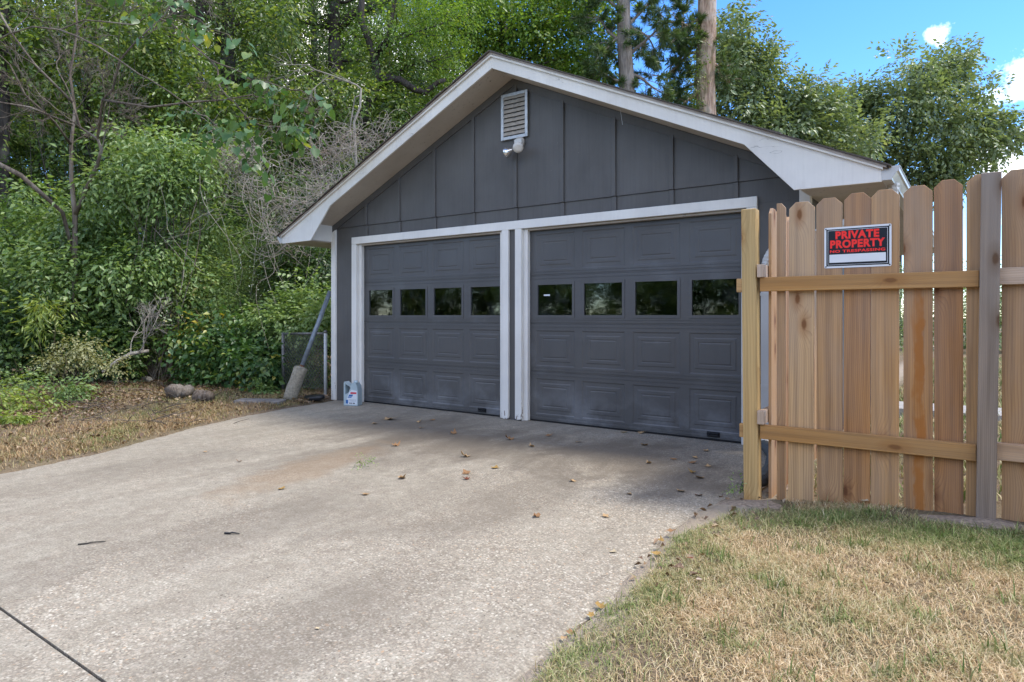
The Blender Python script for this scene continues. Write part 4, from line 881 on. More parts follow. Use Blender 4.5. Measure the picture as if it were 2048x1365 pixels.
def bush(name, label, lumps, leafmat, stemmat=None, leaf=0.045, spray_n=14, spray_len=0.32, droop=0.35, cat='bush', group=None, shell=0.45, seed=0, width=0.5, root=None):
    rng = np.random.default_rng(seed + 500); rr = random.Random(seed); L0_ = [(np.asarray(c, float), np.asarray(r, float) * np.ones(3), n) for c, r, n in lumps]
    ctr = sum(c for c, _, _ in L0_) / len(L0_); gx, gy_ = (ctr[0], ctr[1]) if root is None else root; gz_ = float(ground_z(gx, gy_))
    e = empty(name, (gx, gy_, gz_), label, cat, group); mb = MB()
    for c, r, n in L0_:
        for q in range(max(4, min(9, n // 45))):
            d = unit(rng.normal(0, 1, 3)); tgt = c + d * r * rr.uniform(0.5, 1.0); so_ = min(.12, .3 * float(min(r))); p0 = Vector((gx + rr.gauss(0, so_), gy_ + rr.gauss(0, so_), gz_ - 0.03)); k = 6
            mb.tube(curve_pts(p0, tgt, k, 0.02, rng, 0.06), taper(rr.uniform(.009, .02) * min(1.0, so_ / .12), 0.004 * min(1.0, so_ / .08), k), 5, False)
    mb.build('stem', stemmat or M['stem'], e, smooth=True)
    sub = []
    for c, r, n in L0_:
        k = max(3, min(9, n // 16))
        for d in unit(rng.normal(0, 1, (k, 3))): sub.append((c + d * r * rng.uniform(.3, .95), r * rng.uniform(.38, .55), max(3, int(n * rng.uniform(.6, 1.4) / k))))
    P, O = lump_points(sub, rng, 1.0, shell, droop * 0.4)
    gz2 = ground_z(P[:, 0], P[:, 1]) + 0.03; P[:, 2] = np.maximum(P[:, 2], gz2 + 0.08 * rng.random(len(P)))
    B, D, N, L = place_sprays(P, O, spray_protos(6, spray_n, spray_len, leaf, droop, rng), rng)
    B[:, 2] = np.maximum(B[:, 2], ground_z(B[:, 0], B[:, 1]) + 0.05)
    link('foliage', leaf_mesh('foliage', B, D, N, L, L * width, leafmat), e); return e
def PL(px, py, t, r, n): return (tuple(at(px, py, t)), r, n)

# ---------------- woods behind the garage and along the left side
def auto_lumps(base, h0, h1, spread, k, r, n, seed):
    rr = random.Random(seed); out = []
    for i in range(k):
        f = (i + 0.5) / k; z = h0 + (h1 - h0) * f; a = i * 2.4 + rr.uniform(-.5, .5); w = spread * (0.45 + 0.55 * math.sin(math.pi * (0.15 + 0.8 * f))) * math.sqrt(rr.uniform(0.2, 1))
        out.append(((base[0] + math.cos(a) * w, base[1] + math.sin(a) * w, base[2] + z), (r * rr.uniform(.8, 1.25), r * rr.uniform(.8, 1.25), r * rr.uniform(.6, .85)), int(n * rr.uniform(.7, 1.3))))
    return out
def up(base, h, lean=(0, 0), k=3): return [(base[0] + lean[0] * i / k, base[1] + lean[1] * i / k, base[2] + h * i / k) for i in range(k + 1)]
def gp(px, t): p = at(px, 700, t); return (p.x, p.y, float(ground_z(p.x, p.y)) - 0.05)

# back row of dense trees: three built, the rest copies of them
def copy_tree(src, loc, rz, sc, label, group):
    c = src.copy(); COL.objects.link(c); c.location = loc; c.rotation_euler = (0, 0, rz); c.scale = (sc, sc, sc); c['label'] = label; c['group'] = group
    for ch in src.children:
        d = ch.copy(); COL.objects.link(d); d.parent = c; d.matrix_parent_inverse = src.matrix_basis.inverted() if False else ch.matrix_parent_inverse.copy()
    return c
GB = 'tall trees forming the back row of the woods'
back = []
LB = 'tall leafy forest tree in the back row of the woods behind the garage'
for i, (px, t, mt, sd) in enumerate(((60, 24, 'leaf_oak', 1), (420, 25, 'leaf_dark', 2), (760, 26, 'leaf_oak', 3))):
    b = gp(px, t); lp = auto_lumps(b, 1.2, 16, 3.6, 30, 1.55, 100, sd)
    back.append(tree('forest_tree', LB, b, up(b, 15, (0.4, 0.2)), 0.24, lp, M[mt], M['bark_dark'], 0.12, 13, 0.75, 0.3, group=GB, seed=sd, width=0.55))
for i, (px, t, s_) in enumerate(((-260, 22, 0), (-90, 28, 1), (190, 29, 2), (300, 22.5, 0), (560, 28, 0), (640, 23.5, 1), (880, 29, 1), (1010, 27, 0), (1130, 33, 2), (-180, 17, 2), (-420, 20, 1), (-330, 33, 2), (-150, 36, 0), (20, 34, 1), (130, 37, 2), (270, 35, 0), (380, 33, 1), (490, 36, 2), (600, 34, 0), (700, 36, 1), (820, 35, 2), (940, 37, 0))):
    copy_tree(back[s_], gp(px, t), 1.1 + i * 1.9, 0.9 + 0.08 * (i % 4), LB, GB)
# hedgerow across the road behind the viewer, mirrored in the door panes
GR = 'hedgerow bushes across the road mirrored in the garage door panes'
hb = None
for i in range(34):
    x = -40 + i * 1.85; y = -19.5 + 1.2 * math.sin(i * 1.7) + (6.0 * smooth01((-x - 22) / 14))
    if hb is None:
        lp = [((x + dx, y + dy, z), (1.25, 1.1, .9), 120) for dx, dy, z in ((-.9, 0, .8), (.9, .2, .8), (0, 0, 1.7), (-1, -.2, 2.4), (1, .1, 2.5), (0, .2, 3.1))]
        hb = bush('hedge_bush', 'dense dark hedge bush across the road, mirrored in the garage door panes', lp, M['leaf_oak'], None, 0.13, 12, 0.5, 0.3, group=GR, seed=14, width=0.7)
    else: copy_tree(hb, (x, y, 0.0), i * 1.3, 0.95 + .12 * (i % 3), 'dense dark hedge bush across the road, mirrored in the garage door panes', GR)

# big dark oak with limb, left of the roof
b = gp(668, 18); top = at(660, -160, 18); lp = [PL(600, 20, 17.6, (1.3, 1.3, .8), 130), PL(690, 90, 18.6, (1.2, 1.2, .8), 110), PL(560, 110, 17.8, (1.2, 1.2, .8), 110), PL(780, -10, 18.4, (1.4, 1.4, .9), 140), PL(700, -60, 17.5, (1.6, 1.6, 1), 160), PL(600, -90, 18.2, (1.6, 1.6, 1), 150), PL(520, 10, 18.4, (1.3, 1.3, .9), 120), PL(745, 130, 18.9, (.8, .8, .6), 60)]
tree('oak_tree', 'thick dark oak trunk with heavy limb, left of the garage roof peak', b, [b, at(672, 300, 18), at(668, 60, 18), top], 0.21, lp, M['leaf_dark'], M['bark_dark'], 0.10, 13, 0.6, 0.25, seed=21, rtop=0.75, extra=[([at(676, 60, 18), at(705, 30, 18), at(745, 14, 18.1), at(800, -10, 18.2), at(850, -40, 18.3)], .13, .08)])
# leaning crooked tree over the left roof slope
b = gp(728, 16.5)
lp = [PL(820, 60, 16.8, (1.1, 1.1, .8), 130), PL(880, 120, 17, (.9, .9, .6), 90), PL(760, 60, 16.4, (.9, .9, .7), 80), PL(905, 40, 17.2, (1.1, 1.1, .9), 120), PL(850, -30, 16.6, (1.3, 1.3, .9), 130), PL(800, 290, 17.8, (1.1, 1.1, .9), 120), PL(860, 240, 18.2, (1.0, 1.0, .8), 100)]
tree('crooked_tree', 'dark crooked tree leaning over the left roof slope', b, [b, at(728, 330, 16.5), at(722, 262, 16.5), at(735, 215, 16.5), at(760, 160, 16.5), at(748, 115, 16.5), at(722, 40, 16.5), at(720, -40, 16.5)], 0.17, lp, M['leaf_gum'], M['bark_dark'], 0.085, 14, 0.5, 0.3, seed=22, rtop=0.45, extra=[([at(757, 172, 16.5), at(775, 158, 16.4), at(800, 160, 16.4), at(830, 180, 16.4), at(850, 186, 16.4), at(875, 165, 16.5), at(890, 160, 16.6)], .12, .05), ([at(735, 205, 16.5), at(705, 235, 16.4), at(690, 275, 16.3)], .06, .03), ([at(748, 120, 16.5), at(775, 80, 16.6), at(790, 0, 16.7)], .09, .05)])
# forked trunk at upper left
b = gp(452, 17)
lp = [PL(330, 30, 17.5, (1.3, 1.3, .9), 120), PL(520, 60, 17.4, (1.2, 1.2, .9), 120), PL(400, -60, 17, (1.6, 1.6, 1), 150), PL(560, -30, 17, (1.4, 1.4, 1), 130), PL(500, 150, 18, (1.2, 1.2, .8), 100), PL(600, 180, 17.4, (1.0, 1.0, .8), 90)]
tree('oak_tree', 'dark forked trunk at upper left, behind the yellowing leaves', b, [b, at(455, 300, 17), at(455, 110, 17), at(460, -60, 17)], 0.2, lp, M['leaf_oak'], M['bark_dark'], 0.09, 13, 0.55, 0.25, seed=23, rtop=0.8, extra=[([at(452, 100, 17), at(432, 45, 17), at(405, 0, 17), at(380, -60, 17)], .15, .1)])
# slim trunks standing in the shade at far left
for i, (px, t, wd, lab) in enumerate(((8, 13.5, .10, 'straight dark trunk at the left edge of the photo'), (175, 15, .085, 'slim dark trunk behind the forked bare tree'), (345, 14.5, .075, 'slim dark trunk behind the bright draping bush'), (400, 15.5, .11, 'dark trunk just left of the grey vine tangle'))):
    b = gp(px, t); tp = [b, at(px + 3, 380, t), at(px - 4, 120, t), at(px + 6, -120, t)]
    lp = [PL(px + dx, py, t + dt, (1.1, 1.1, .8), 85) for dx, py, dt in ((-70, -30, .3), (60, 20, .8), (10, -80, .2), (-30, 130, 1.2))]
    tree('slim_tree', lab, b, tp, wd, lp, M['leaf_oak' if i % 2 else 'leaf_dark'], M['bark_dark'], 0.085, 12, 0.5, 0.3, seed=30 + i, rtop=0.8)
# bright sweet-gum behind the ridge
b = gp(1010, 20)
lp = [PL(px, py, t, (1.25, 1.25, .95), 150) for px, py, t in ((920, 60, 19.6), (985, 20, 19.4), (1050, 50, 19.5), (1110, 20, 19.8), (1100, 110, 20.3), (1150, 70, 20), (1165, 150, 20.4), (1040, 110, 20.5), (960, 110, 20.6), (1180, 10, 20.3), (1060, -40, 20), (940, -40, 20), (1150, -60, 20.2), (870, 10, 20.4), (1190, 100, 20.2))]
tree('sweetgum_tree', 'bright green sweetgum tree rising behind the roof ridge', b, up(b, 12, (-.3, .2)), 0.2, lp, M['leaf_gum'], M['bark_dark'], 0.11, 14, 0.6, 0.35, seed=41, width=0.75)
# ---------------- two pines behind the right roof slope
def pine(label, px0, px1, t, r, boughs, seed, rtop=0.9):
    rng = np.random.default_rng(seed); rr = random.Random(seed); b = gp(px0 + 3, t); e = empty('pine_tree', b, label, 'tree', 'pine trees behind the garage'); mb = MB()
    pts = [Vector(b)] + [at(px0 + (px1 - px0) * f + rr.uniform(-2, 2), 250 - 430 * f, t) for f in (0, .2, .4, .6, .8, 1.0)]; trunk_tube(mb, pts, r * 1.06, r * rtop, 14, False, rng)
    T_, O_ = [], []
    for (sx, sy, ex_, ey, dt) in boughs:
        p0, p1 = at(sx, sy, t), at(ex_, ey, t + dt); k = 7; c = curve_pts(p0, p1, k, 0.05, rng, 0.07); mb.tube(c, taper(rr.uniform(.05, .075), 0.012, k), 6)
        for q in range(18):
            j = rr.randint(2, k); s_ = c[j]; d = Vector(unit(rng.normal(0, 1, 3))) * rr.uniform(.25, .9); d.z = d.z * 0.6 - 0.1; tip = s_ + d; mb.tube([s_, s_.lerp(tip, .5) + Vector((0, 0, .04)), tip], [.012, .009, .006], 4, False)
            for w in range(3): T_.append(np.array(tip - d * 0.18 * w)); O_.append(np.array(d) + rng.normal(0, .2, 3))
    mb.build('trunk', M['bark_pine' if px0 > 1300 else 'bark_grey'], e, smooth=True)
    P = np.repeat(np.array(T_), 34, 0); O = unit(np.repeat(np.array(O_), 34, 0)); D = unit(O + rng.normal(0, .62, O.shape)); L = rng.uniform(.16, .27, len(P))
    link('needles', leaf_mesh('needles', P, D, rng.normal(0, 1, P.shape), L, np.full(len(P), .016), M['needle'], 0.1, 0.1), e); return e
pine('grey-barked pine trunk nearer the roof peak', 1258, 1236, 18.6, 0.207, [(1245, 120, 1330, 40, -.5), (1250, 90, 1180, 30, .3), (1252, 150, 1330, 190, .4), (1245, 60, 1350, -30, .3), (1240, 20, 1150, -30, .5), (1255, 170, 1185, 150, .2), (1245, 70, 1200, 110, -.4), (1250, 40, 1310, 100, .6)], 51)
pine('orange-barked pine trunk with climbing vine behind right roof slope', 1411, 1415, 20, 0.29, [(1405, 60, 1290, 40, .4), (1405, 110, 1300, 150, .3), (1405, 0, 1300, -40, .2), (1400, 160, 1320, 210, .4), (1412, 30, 1340, 90, -.4), (1405, 180, 1350, 240, -.3), (1405, 90, 1345, 30, -.5), (1430, 130, 1460, 165, .2), (1425, 60, 1330, 140, .5)], 52)
vr = np.random.default_rng(5); vb = [PL(1393, 250 - 14 * i, 19.70, (.10, .10, .2), 9) for i in range(14)]
P, O = lump_points([(np.array(c), r, n) for c, r, n in vb], vr); B, D, N, L = place_sprays(P, O, spray_protos(4, 10, .28, .07, .4, vr), vr); ivy = link('climbing_vine', leaf_mesh('climbing_vine', B, D, N, L, L * .6, M['leaf_oak']), label='leafy vine climbing the orange-barked pine trunk', cat='vine')
# ---------------- trees on the right
b = gp(1550, 31)
lp = [PL(px, py, t, (1.45, 1.45, .95), 135) for px, py, t in ((1480, 110, 30.5), (1450, 60, 31), (1470, 180, 31), (1500, 230, 30.5), (1540, 170, 31), (1520, 120, 31.5), (1580, 210, 30.8), (1620, 190, 31), (1600, 260, 31), (1650, 240, 31.5), (1540, 270, 30.5), (1640, 300, 31), (1460, 260, 31), (1690, 290, 31.5), (1490, 310, 31), (1580, 320, 31), (1440, 140, 32), (1380, 230, 31.5))]
tree('oak_tree', 'bushy blue-green tree above the right roof slope', b, up(b, 11, (-.6, 0)), 0.28, lp, M['leaf_far'], M['bark_dark'], 0.24, 12, 0.85, 0.3, seed=61, width=0.55)
b = gp(1790, 36)
lp = [PL(px, py, t, (1.5, 1.5, .95), 130) for px, py, t in ((1760, 190, 35.5), (1820, 150, 35.5), (1880, 150, 36), (1925, 190, 36), (1960, 240, 36), (2000, 250, 36.3), (1720, 200, 36), (1680, 220, 36.4), (1780, 240, 35), (1850, 215, 35), (1900, 250, 35.4), (1820, 290, 35), (1740, 270, 36), (1870, 310, 35.5), (1940, 300, 36), (1900, 345, 36), (1700, 300, 36.4), (1980, 280, 36.4), (1830, 345, 36.5), (1665, 275, 37), (1770, 330, 37), (1900, 130, 36.5), (1850, 370, 36))]
tree('oak_tree', 'broad spreading oak against the blue sky at upper right', b, [b, at(1795, 480, 36), at(1805, 350, 36), at(1825, 270, 36), at(1850, 180, 36)], 0.34, lp, M['leaf_far'], M['bark_dark'], 0.26, 11, 0.9, 0.3, seed=62, width=0.55, rtop=0.2)
# low shrubs at the far side of the back garden
for i, (px, t, lab) in enumerate(((1640, 20, 'dark garden shrub seen through the fence gaps right of the sign'), (1900, 22, 'garden shrub seen through fence gaps beside the grey post'), (2060, 19, 'loose garden shrub at the right edge behind the fence'), (1760, 26, 'far garden shrub behind the middle of the wooden fence'))):
    bush('garden_shrub', lab, [PL(px + dx, py, t, (1.1, 1.1, .8), 120) for dx, py in ((-60, 650), (10, 640), (60, 660), (0, 600), (30, 560), (-40, 590))], M['leaf_far'], None, 0.09, 12, 0.5, 0.3, seed=70 + i)

# ---------------- undergrowth along the left
bush('privet_bush', 'pale green privet bush spreading at the left below the bare tree', [PL(60, 440, 11.6, (.9, .8, .55), 380), PL(170, 470, 11.3, (.9, .8, .5), 400), PL(40, 540, 11.2, (.8, .8, .55), 330), PL(150, 560, 10.9, (.8, .7, .5), 340), PL(260, 520, 11.1, (.8, .7, .5), 380), PL(-60, 480, 11.4, (.9, .8, .7), 200)], M['leaf_privet'], None, 0.098, 11, 0.46, 0.8, seed=1, width=0.5)
bush('draping_bush', 'bright light-green draping bush under the bare branches', [PL(300, 290, 11.2, (.62, .5, .32), 170), PL(270, 340, 11, (.55, .5, .3), 150), PL(370, 300, 11.2, (.5, .5, .32), 130), PL(230, 370, 10.9, (.45, .4, .25), 100), PL(340, 360, 11.1, (.5, .4, .25), 110), PL(400, 330, 11.3, (.4, .4, .25), 80)], M['leaf_bright'], M['twig'], 0.105, 12, 0.5, 1.0, seed=2, width=0.46)
bush('privet_bush', 'green privet bush in the middle of the undergrowth, above the dead branch', [PL(330, 500, 11.4, (.7, .7, .45), 340), PL(300, 580, 11.2, (.7, .6, .45), 340), PL(390, 560, 11.6, (.7, .6, .5), 330), PL(240, 620, 11.1, (.7, .6, .45), 200), PL(420, 470, 12.2, (.7, .6, .6), 190)], M['leaf_privet'], None, 0.092, 11, 0.44, 0.7, seed=3, width=0.5)
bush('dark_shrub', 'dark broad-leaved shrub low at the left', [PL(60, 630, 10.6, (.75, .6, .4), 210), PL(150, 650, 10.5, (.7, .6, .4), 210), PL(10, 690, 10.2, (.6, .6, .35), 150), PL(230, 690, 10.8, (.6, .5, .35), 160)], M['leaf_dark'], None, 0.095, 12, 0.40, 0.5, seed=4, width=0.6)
bush('feathery_shrub', 'feathery green weeds left of the chain-link gate', [PL(470, 570, 11.8, (.6, .5, .6), 300), PL(540, 560, 12, (.6, .5, .6), 320), PL(440, 620, 11.4, (.6, .5, .45), 260), PL(520, 500, 12.4, (.6, .5, .5), 240), PL(330, 640, 11.2, (.6, .5, .4), 220)], M['leaf_privet'], None, 0.045, 20, 0.42, -0.1, seed=5, width=0.16)
bush('broadleaf_shrub', 'broad-leaved shrub just left of the chain-link gate', [PL(400, 660, 10.7, (.55, .5, .4), 130), PL(470, 690, 10.6, (.6, .5, .38), 150), PL(420, 730, 10.4, (.55, .5, .3), 130), PL(500, 740, 10.5, (.5, .45, .3), 120), PL(520, 680, 10.9, (.5, .4, .3), 100), PL(522, 730, 9.9, (.2, .2, .28), 44)], M['leaf_redbud'], None, 0.095, 11, 0.36, 0.5, seed=6, width=0.66)
bush('bright_shrub', 'light green leafy shrub growing above the chain-link gate', [PL(590, 630, 10.8, (.55, .45, .32), 240), PL(625, 600, 11, (.45, .4, .35), 180), PL(560, 640, 10.9, (.5, .4, .3), 180), PL(640, 640, 10.4, (.3, .3, .3), 100)], M['leaf_bright'], None, 0.08, 11, 0.36, 0.35, seed=7, width=0.55, root=(-4.1, 1.4))
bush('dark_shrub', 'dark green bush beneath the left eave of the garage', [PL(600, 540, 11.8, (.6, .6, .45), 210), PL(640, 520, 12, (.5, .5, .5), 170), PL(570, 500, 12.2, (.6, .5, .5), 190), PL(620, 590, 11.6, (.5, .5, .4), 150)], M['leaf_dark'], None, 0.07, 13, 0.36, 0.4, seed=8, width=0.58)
bush('privet_bush', 'green bush behind the chain-link gate wire', [PL(580, 720, 10.9, (.55, .4, .35), 210), PL(630, 730, 10.4, (.35, .3, .3), 130), PL(560, 760, 10.8, (.5, .35, .2), 130)], M['leaf_privet'], None, 0.055, 14, 0.3, 0.4, seed=9, width=0.55, root=(-4.0, 0.8))
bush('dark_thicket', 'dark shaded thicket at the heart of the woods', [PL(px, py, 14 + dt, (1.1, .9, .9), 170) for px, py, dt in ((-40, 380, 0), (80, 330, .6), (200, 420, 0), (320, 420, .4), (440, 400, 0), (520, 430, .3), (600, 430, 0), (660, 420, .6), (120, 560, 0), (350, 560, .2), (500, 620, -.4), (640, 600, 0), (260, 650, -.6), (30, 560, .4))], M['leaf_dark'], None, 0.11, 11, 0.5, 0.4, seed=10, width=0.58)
bush('dark_thicket', 'mid-green thicket rising behind the left roof slope', [PL(px, py, 15.5 + dt, (1.1, .9, .9), 150) for px, py, dt in ((470, 320, 0), (560, 330, .4), (640, 350, .8), (720, 310, 1.2), (780, 300, 1.5), (820, 240, 2), (600, 260, 1), (700, 380, .6), (400, 250, .2), (300, 200, .6), (180, 250, .8), (60, 220, .3), (760, 230, 2.2))], M['leaf_oak'], None, 0.11, 11, 0.5, 0.35, seed=11, width=0.55)
bush('wilting_bush', 'pale wilting yellow-green bush at lower left', [PL(150, 690, 9.0, (.32, .28, .13), 62), PL(110, 715, 8.9, (.25, .22, .12), 34), PL(190, 720, 9.1, (.28, .22, .11), 34)], M['leaf_wilt'], M['twig'], 0.042, 13, 0.22, 0.5, seed=12, width=0.6)
for i, (px, py, t, r, n, mt, lab) in enumerate(((40, 745, 8.4, .30, 42, 'leaf_bright', 'upright green weed clump at the left edge beside the wilting bush'), (10, 800, 7.6, .26, 34, 'leaf_yellow', 'yellow-green weed cut by the left edge of the photo'), (75, 815, 7.7, .16, 20, 'leaf_yellow', 'small yellowing weed in the dry grass at lower left'), (125, 770, 8.4, .2, 28, 'leaf_bright', 'small green sapling below the wilting bush'), (160, 780, 8.6, .15, 30, 'leaf_bright', 'tiny green seedling nearest the logs side of the weeds'), (30, 870, 6.9, .12, 26, 'leaf_yellow', 'low pale weed at the edge of the dry grass strip'), (95, 610, 9.6, .26, 36, 'leaf_yellow', 'drooping yellow-green sumac sprig in front of the dark shrub'), (530, 790, 9.6, .14, 30, 'leaf_privet', 'low green weed in front of the chain-link gate post'))):
    sm = 'sumac' in lab
    bush('sumac_sprig' if sm else 'weed', lab, [PL(px, py, t, (r * (1.4 if sm else 1), r, r * (.45 if sm else .9)), n)], M[mt], None, 0.11 if sm else 0.055, 12, 0.34 if sm else 0.2, 1.1 if sm else 0.3, cat='plant', seed=80 + i, width=0.24 if sm else 0.55)
# little weeds at the fence post
for i, (px, py, lab) in enumerate(((1474, 992, 'small green weed at the foot of the yellow fence post'), (722, 932, 'flat green weed sprig lying on the driveway'))):
    p = gnd(px, py, 0.02); bush('weed', lab, [((p.x, p.y, 0.04), (.05, .05, .03), 14)], M['leaf_bright'], None, 0.022, 8, 0.08, 0.2, cat='plant', seed=95 + i, width=0.4)

bush('understory_bush', 'yellow-green leafy understory filling the upper left behind the bare tree', [PL(px, py, 13.6 + dt, (1.0, .9, .75), 135) for px, py, dt in ((-30, 60, 0), (70, 20, .5), (60, 140, .2), (160, 90, .6), (240, 30, .2), (270, 140, .6), (350, 90, .3), (-20, 250, .2), (100, 260, .4), (400, 190, .5), (200, 190, .8), (330, 230, .6), (450, 260, .4))], M['leaf_oak'], M['bark_dark'], 0.115, 11, 0.5, 0.45, seed=15, width=0.55)
bush('understory_bush', 'leafy understory between the dark oak trunk and the roof slope', [PL(px, py, 15 + dt, (.9, .8, .7), 110) for px, py, dt in ((560, 170, 0), (620, 210, .4), (540, 250, .2), (690, 200, .8), (800, 220, 1.5), (770, 130, 1.6), (590, 60, .6), (840, 150, 2))], M['leaf_oak'], M['bark_dark'], 0.11, 11, 0.5, 0.4, seed=16, width=0.55)
# ---------------- bare twiggy tree with the forked trunk, and its leafy redbud neighbour
def grow(mb, p, d, L, r, depth, rng, tips, spread=0.6, upb=0.05, n=5, shrink=0.68):
    pts = [Vector(p)]; dd = Vector(d).normalized()
    for i in range(n):
        dd = (dd + Vector(rng.normal(0, .13, 3)) + Vector((0, 0, upb))).normalized(); pts.append(pts[-1] + dd * L / n)
    mb.tube(pts, taper(r, r * 0.55, n), 6 if r > .012 else 4, False)
    if depth == 0: tips.append((pts[-1], dd)); return
    for k in range(rng.integers(2, 4) + (1 if depth > 1 else 0)):
        j = int(rng.integers(2, n + 1)); nd = (dd + Vector(rng.normal(0, spread, 3))).normalized(); grow(mb, pts[j], nd, L * shrink * rng.uniform(.8, 1.15), max(r * 0.5, .0034), depth - 1, rng, tips, spread, upb, n, shrink)
def woody(name, label, base, starts, mat, depth, seed, cat='tree', spread=.55, upb=.05, shrink=.7, leaf=None):
    rng = np.random.default_rng(seed); e = empty(name, base, label, cat); mb = MB(); tips = []
    for (pts, r0, r1, L) in starts:
        k = len(pts) - 1; mb.tube(pts, taper(r0, r1, k), 8)
        if L: 
            for j in range(max(1, k // 2), k + 1):
                d = (pts[j] - pts[j - 1]).normalized(); grow(mb, pts[j], d + Vector(rng.normal(0, .4, 3)), L * (1.0 if j == k else .75), r1 * .8, depth, rng, tips, spread, upb, 5, shrink)
    mb.build('trunk' if leaf else 'branches', mat, e, smooth=True); return e, tips, rng
t0 = 10.6; b = gp(150, t0)
woody('bare_tree', 'bare twiggy tree with forked trunk at upper left', b, [
    ([Vector(b), at(150, 560, t0), at(150, 430, t0), at(143, 360, t0), at(142, 290, t0), at(150, 220, t0 + .1), at(140, 150, t0 + .2), at(155, 60, t0 + .3), at(150, -20, t0 + .3)], .05, .012, .6),
    ([at(150, 430, t0), at(172, 380, t0), at(195, 330, t0 - .1), at(203, 300, t0 - .2), at(195, 278, t0 - .3), at(160, 255, t0 - .5), at(145, 205, t0 - .6)], .04, .014, .85),
    ([at(195, 278, t0 - .3), at(205, 200, t0 - .5), at(225, 180, t0 - .6), at(240, 120, t0 - .8), at(275, 80, t0 - .9), at(330, 30, t0 - 1.0), at(350, -10, t0 - 1)], .022, .009, .85),
    ([at(142, 290, t0), at(110, 245, t0 - .4), at(50, 190, t0 - .7), at(20, 130, t0 - .8)], .022, .011, .6),
    ([at(145, 205, t0 - .6), at(70, 130, t0 - .9), at(25, 70, t0 - 1), at(-10, 10, t0 - 1.1)], .02, .012, .85),
    ([at(205, 200, t0 - .5), at(300, 215, t0 - .9), at(380, 205, t0 - 1.2), at(450, 200, t0 - 1.4), at(505, 190, t0 - 1.6)], .02, .008, .5),
    ([at(145, 250, t0 - .4), at(60, 215, t0 - .9), at(0, 205, t0 - 1.2), at(-40, 200, t0 - 1.3)], .018, .008, .6)], M['twig'], 4, 131, spread=.5, upb=.02)
arch = MB().tube([at(-60, 300, 9.8), at(0, 330, 9.8), at(40, 350, 9.8), at(80, 385, 10), at(125, 425, 10.4), at(150, 520, 10.8), at(165, 640, 11)], [.035, .035, .034, .032, .03, .028, .025], 8)
link('arching_limb', arch.mesh('arching_limb', M['twig'], True), label='thick bare limb arching in from the left edge', cat='branch')
# redbud: heart-shaped leaves, green and yellow
b = gp(-70, 9.6); rr_ = np.random.default_rng(77)
e = empty('redbud_tree', b, 'redbud branches with large heart-shaped green and yellow leaves at upper left', 'tree'); mb = MB()
mb.tube([Vector(b), at(-70, 400, 9.4), at(-60, 100, 9.2), at(-40, -150, 9)], [.07, .06, .05, .03], 8)
boughs = [[at(-60, 100, 9.2), at(120, 60, 8.6), at(300, 30, 8.2), at(400, 40, 8), at(470, 90, 7.9)], [at(300, 30, 8.2), at(420, 120, 8), at(500, 160, 7.8), at(580, 180, 7.7), at(660, 215, 7.6)], [at(420, 120, 8), at(460, 200, 7.8), at(520, 250, 7.6), at(600, 260, 7.6)], [at(120, 60, 8.6), at(280, 150, 8.2), at(400, 230, 8), at(470, 280, 7.9), at(500, 330, 7.9)], [at(-40, -120, 9), at(180, -60, 8.6), at(300, -10, 8.2), at(370, 10, 8)]]
P, O, cnt = [], [], [8, 14, 12, 12, 7]
for bi, c in enumerate(boughs):
    fine = [c[0]]
    for a_, b_ in zip(c[:-1], c[1:]): fine += curve_pts(a_, b_, 4, 0.03, rr_, .06)[1:]
    mb.tube(fine, taper(.012, .004, len(fine) - 1), 6)
    for q in range(cnt[bi]):
        f = rr_.uniform(.45, 1); k = min(int(f * (len(c) - 1)), len(c) - 2); p = c[k].lerp(c[k + 1], f * (len(c) - 1) - k); d = Vector(rr_.normal(0, 1, 3)); d.z = -abs(d.z) * .4 + .1; d = d.normalized() * rr_.uniform(.1, .32)
        mb.tube([p, p + d], [.004, .002], 4, False); P.append(np.array(p + d * .5)); O.append(np.array(d))
mb.build('trunk', M['twig'], e, smooth=True)
B, D, N, L = place_sprays(np.array(P), np.array(O), spray_protos(6, 7, .34, .10, .5, rr_), rr_)
def heart_mesh(name, B, D, N, L, mat):
    D = unit(D * [1, 1, 1] + [0, 0, -.5]); S = unit(np.cross(N, D)); N = np.cross(D, S); sh = [(0, 0, 0), (-.10, .28, .04), (.18, .47, .07), (.55, .36, .03), (1.0, 0, -.10), (.55, -.36, .03), (.18, -.47, .07), (-.10, -.28, .04)]
    V = np.stack([B + (D * a + S * w + N * h) * L[:, None] for a, w, h in sh], 1).reshape(-1, 3); i = np.arange(len(B)) * 8
    return np_mesh(name, V, [np.stack([i, i + 4, i + 3, i + 2, i + 1], 1), np.stack([i, i + 7, i + 6, i + 5, i + 4], 1)], mat)
link('leaves', heart_mesh('leaves', B, D, N, L, M['leaf_redbud']), e)
# bleached dead branch above the left roof slope
rngd = np.random.default_rng(9); mb = MB(); tips = []; td = 13.5
main = [at(708, 245, td), at(720, 215, td), at(722, 178, td), at(712, 170, td), at(690, 162, td), at(660, 150, td), at(630, 140, td), at(615, 130, td)]
mb.tube([at(715, 420, td + .3), at(712, 320, td + .1)] + main, [.034, .03] + taper(.026, .012, len(main) - 1), 7)
for j in (3, 4, 5, 6, 7, 7): grow(mb, main[j], Vector((-.5, -.3, rngd.uniform(-.6, .4))), .55, .011, 2, rngd, tips, .55, -.03)
mb.tube([at(722, 190, td), at(710, 195, td), at(705, 225, td), at(700, 260, td)], .016, 6)
link('dead_branch', mb.mesh('dead_branch', M['deadwood'], True), label='bleached dead branch hanging over the left roof slope', cat='branch')
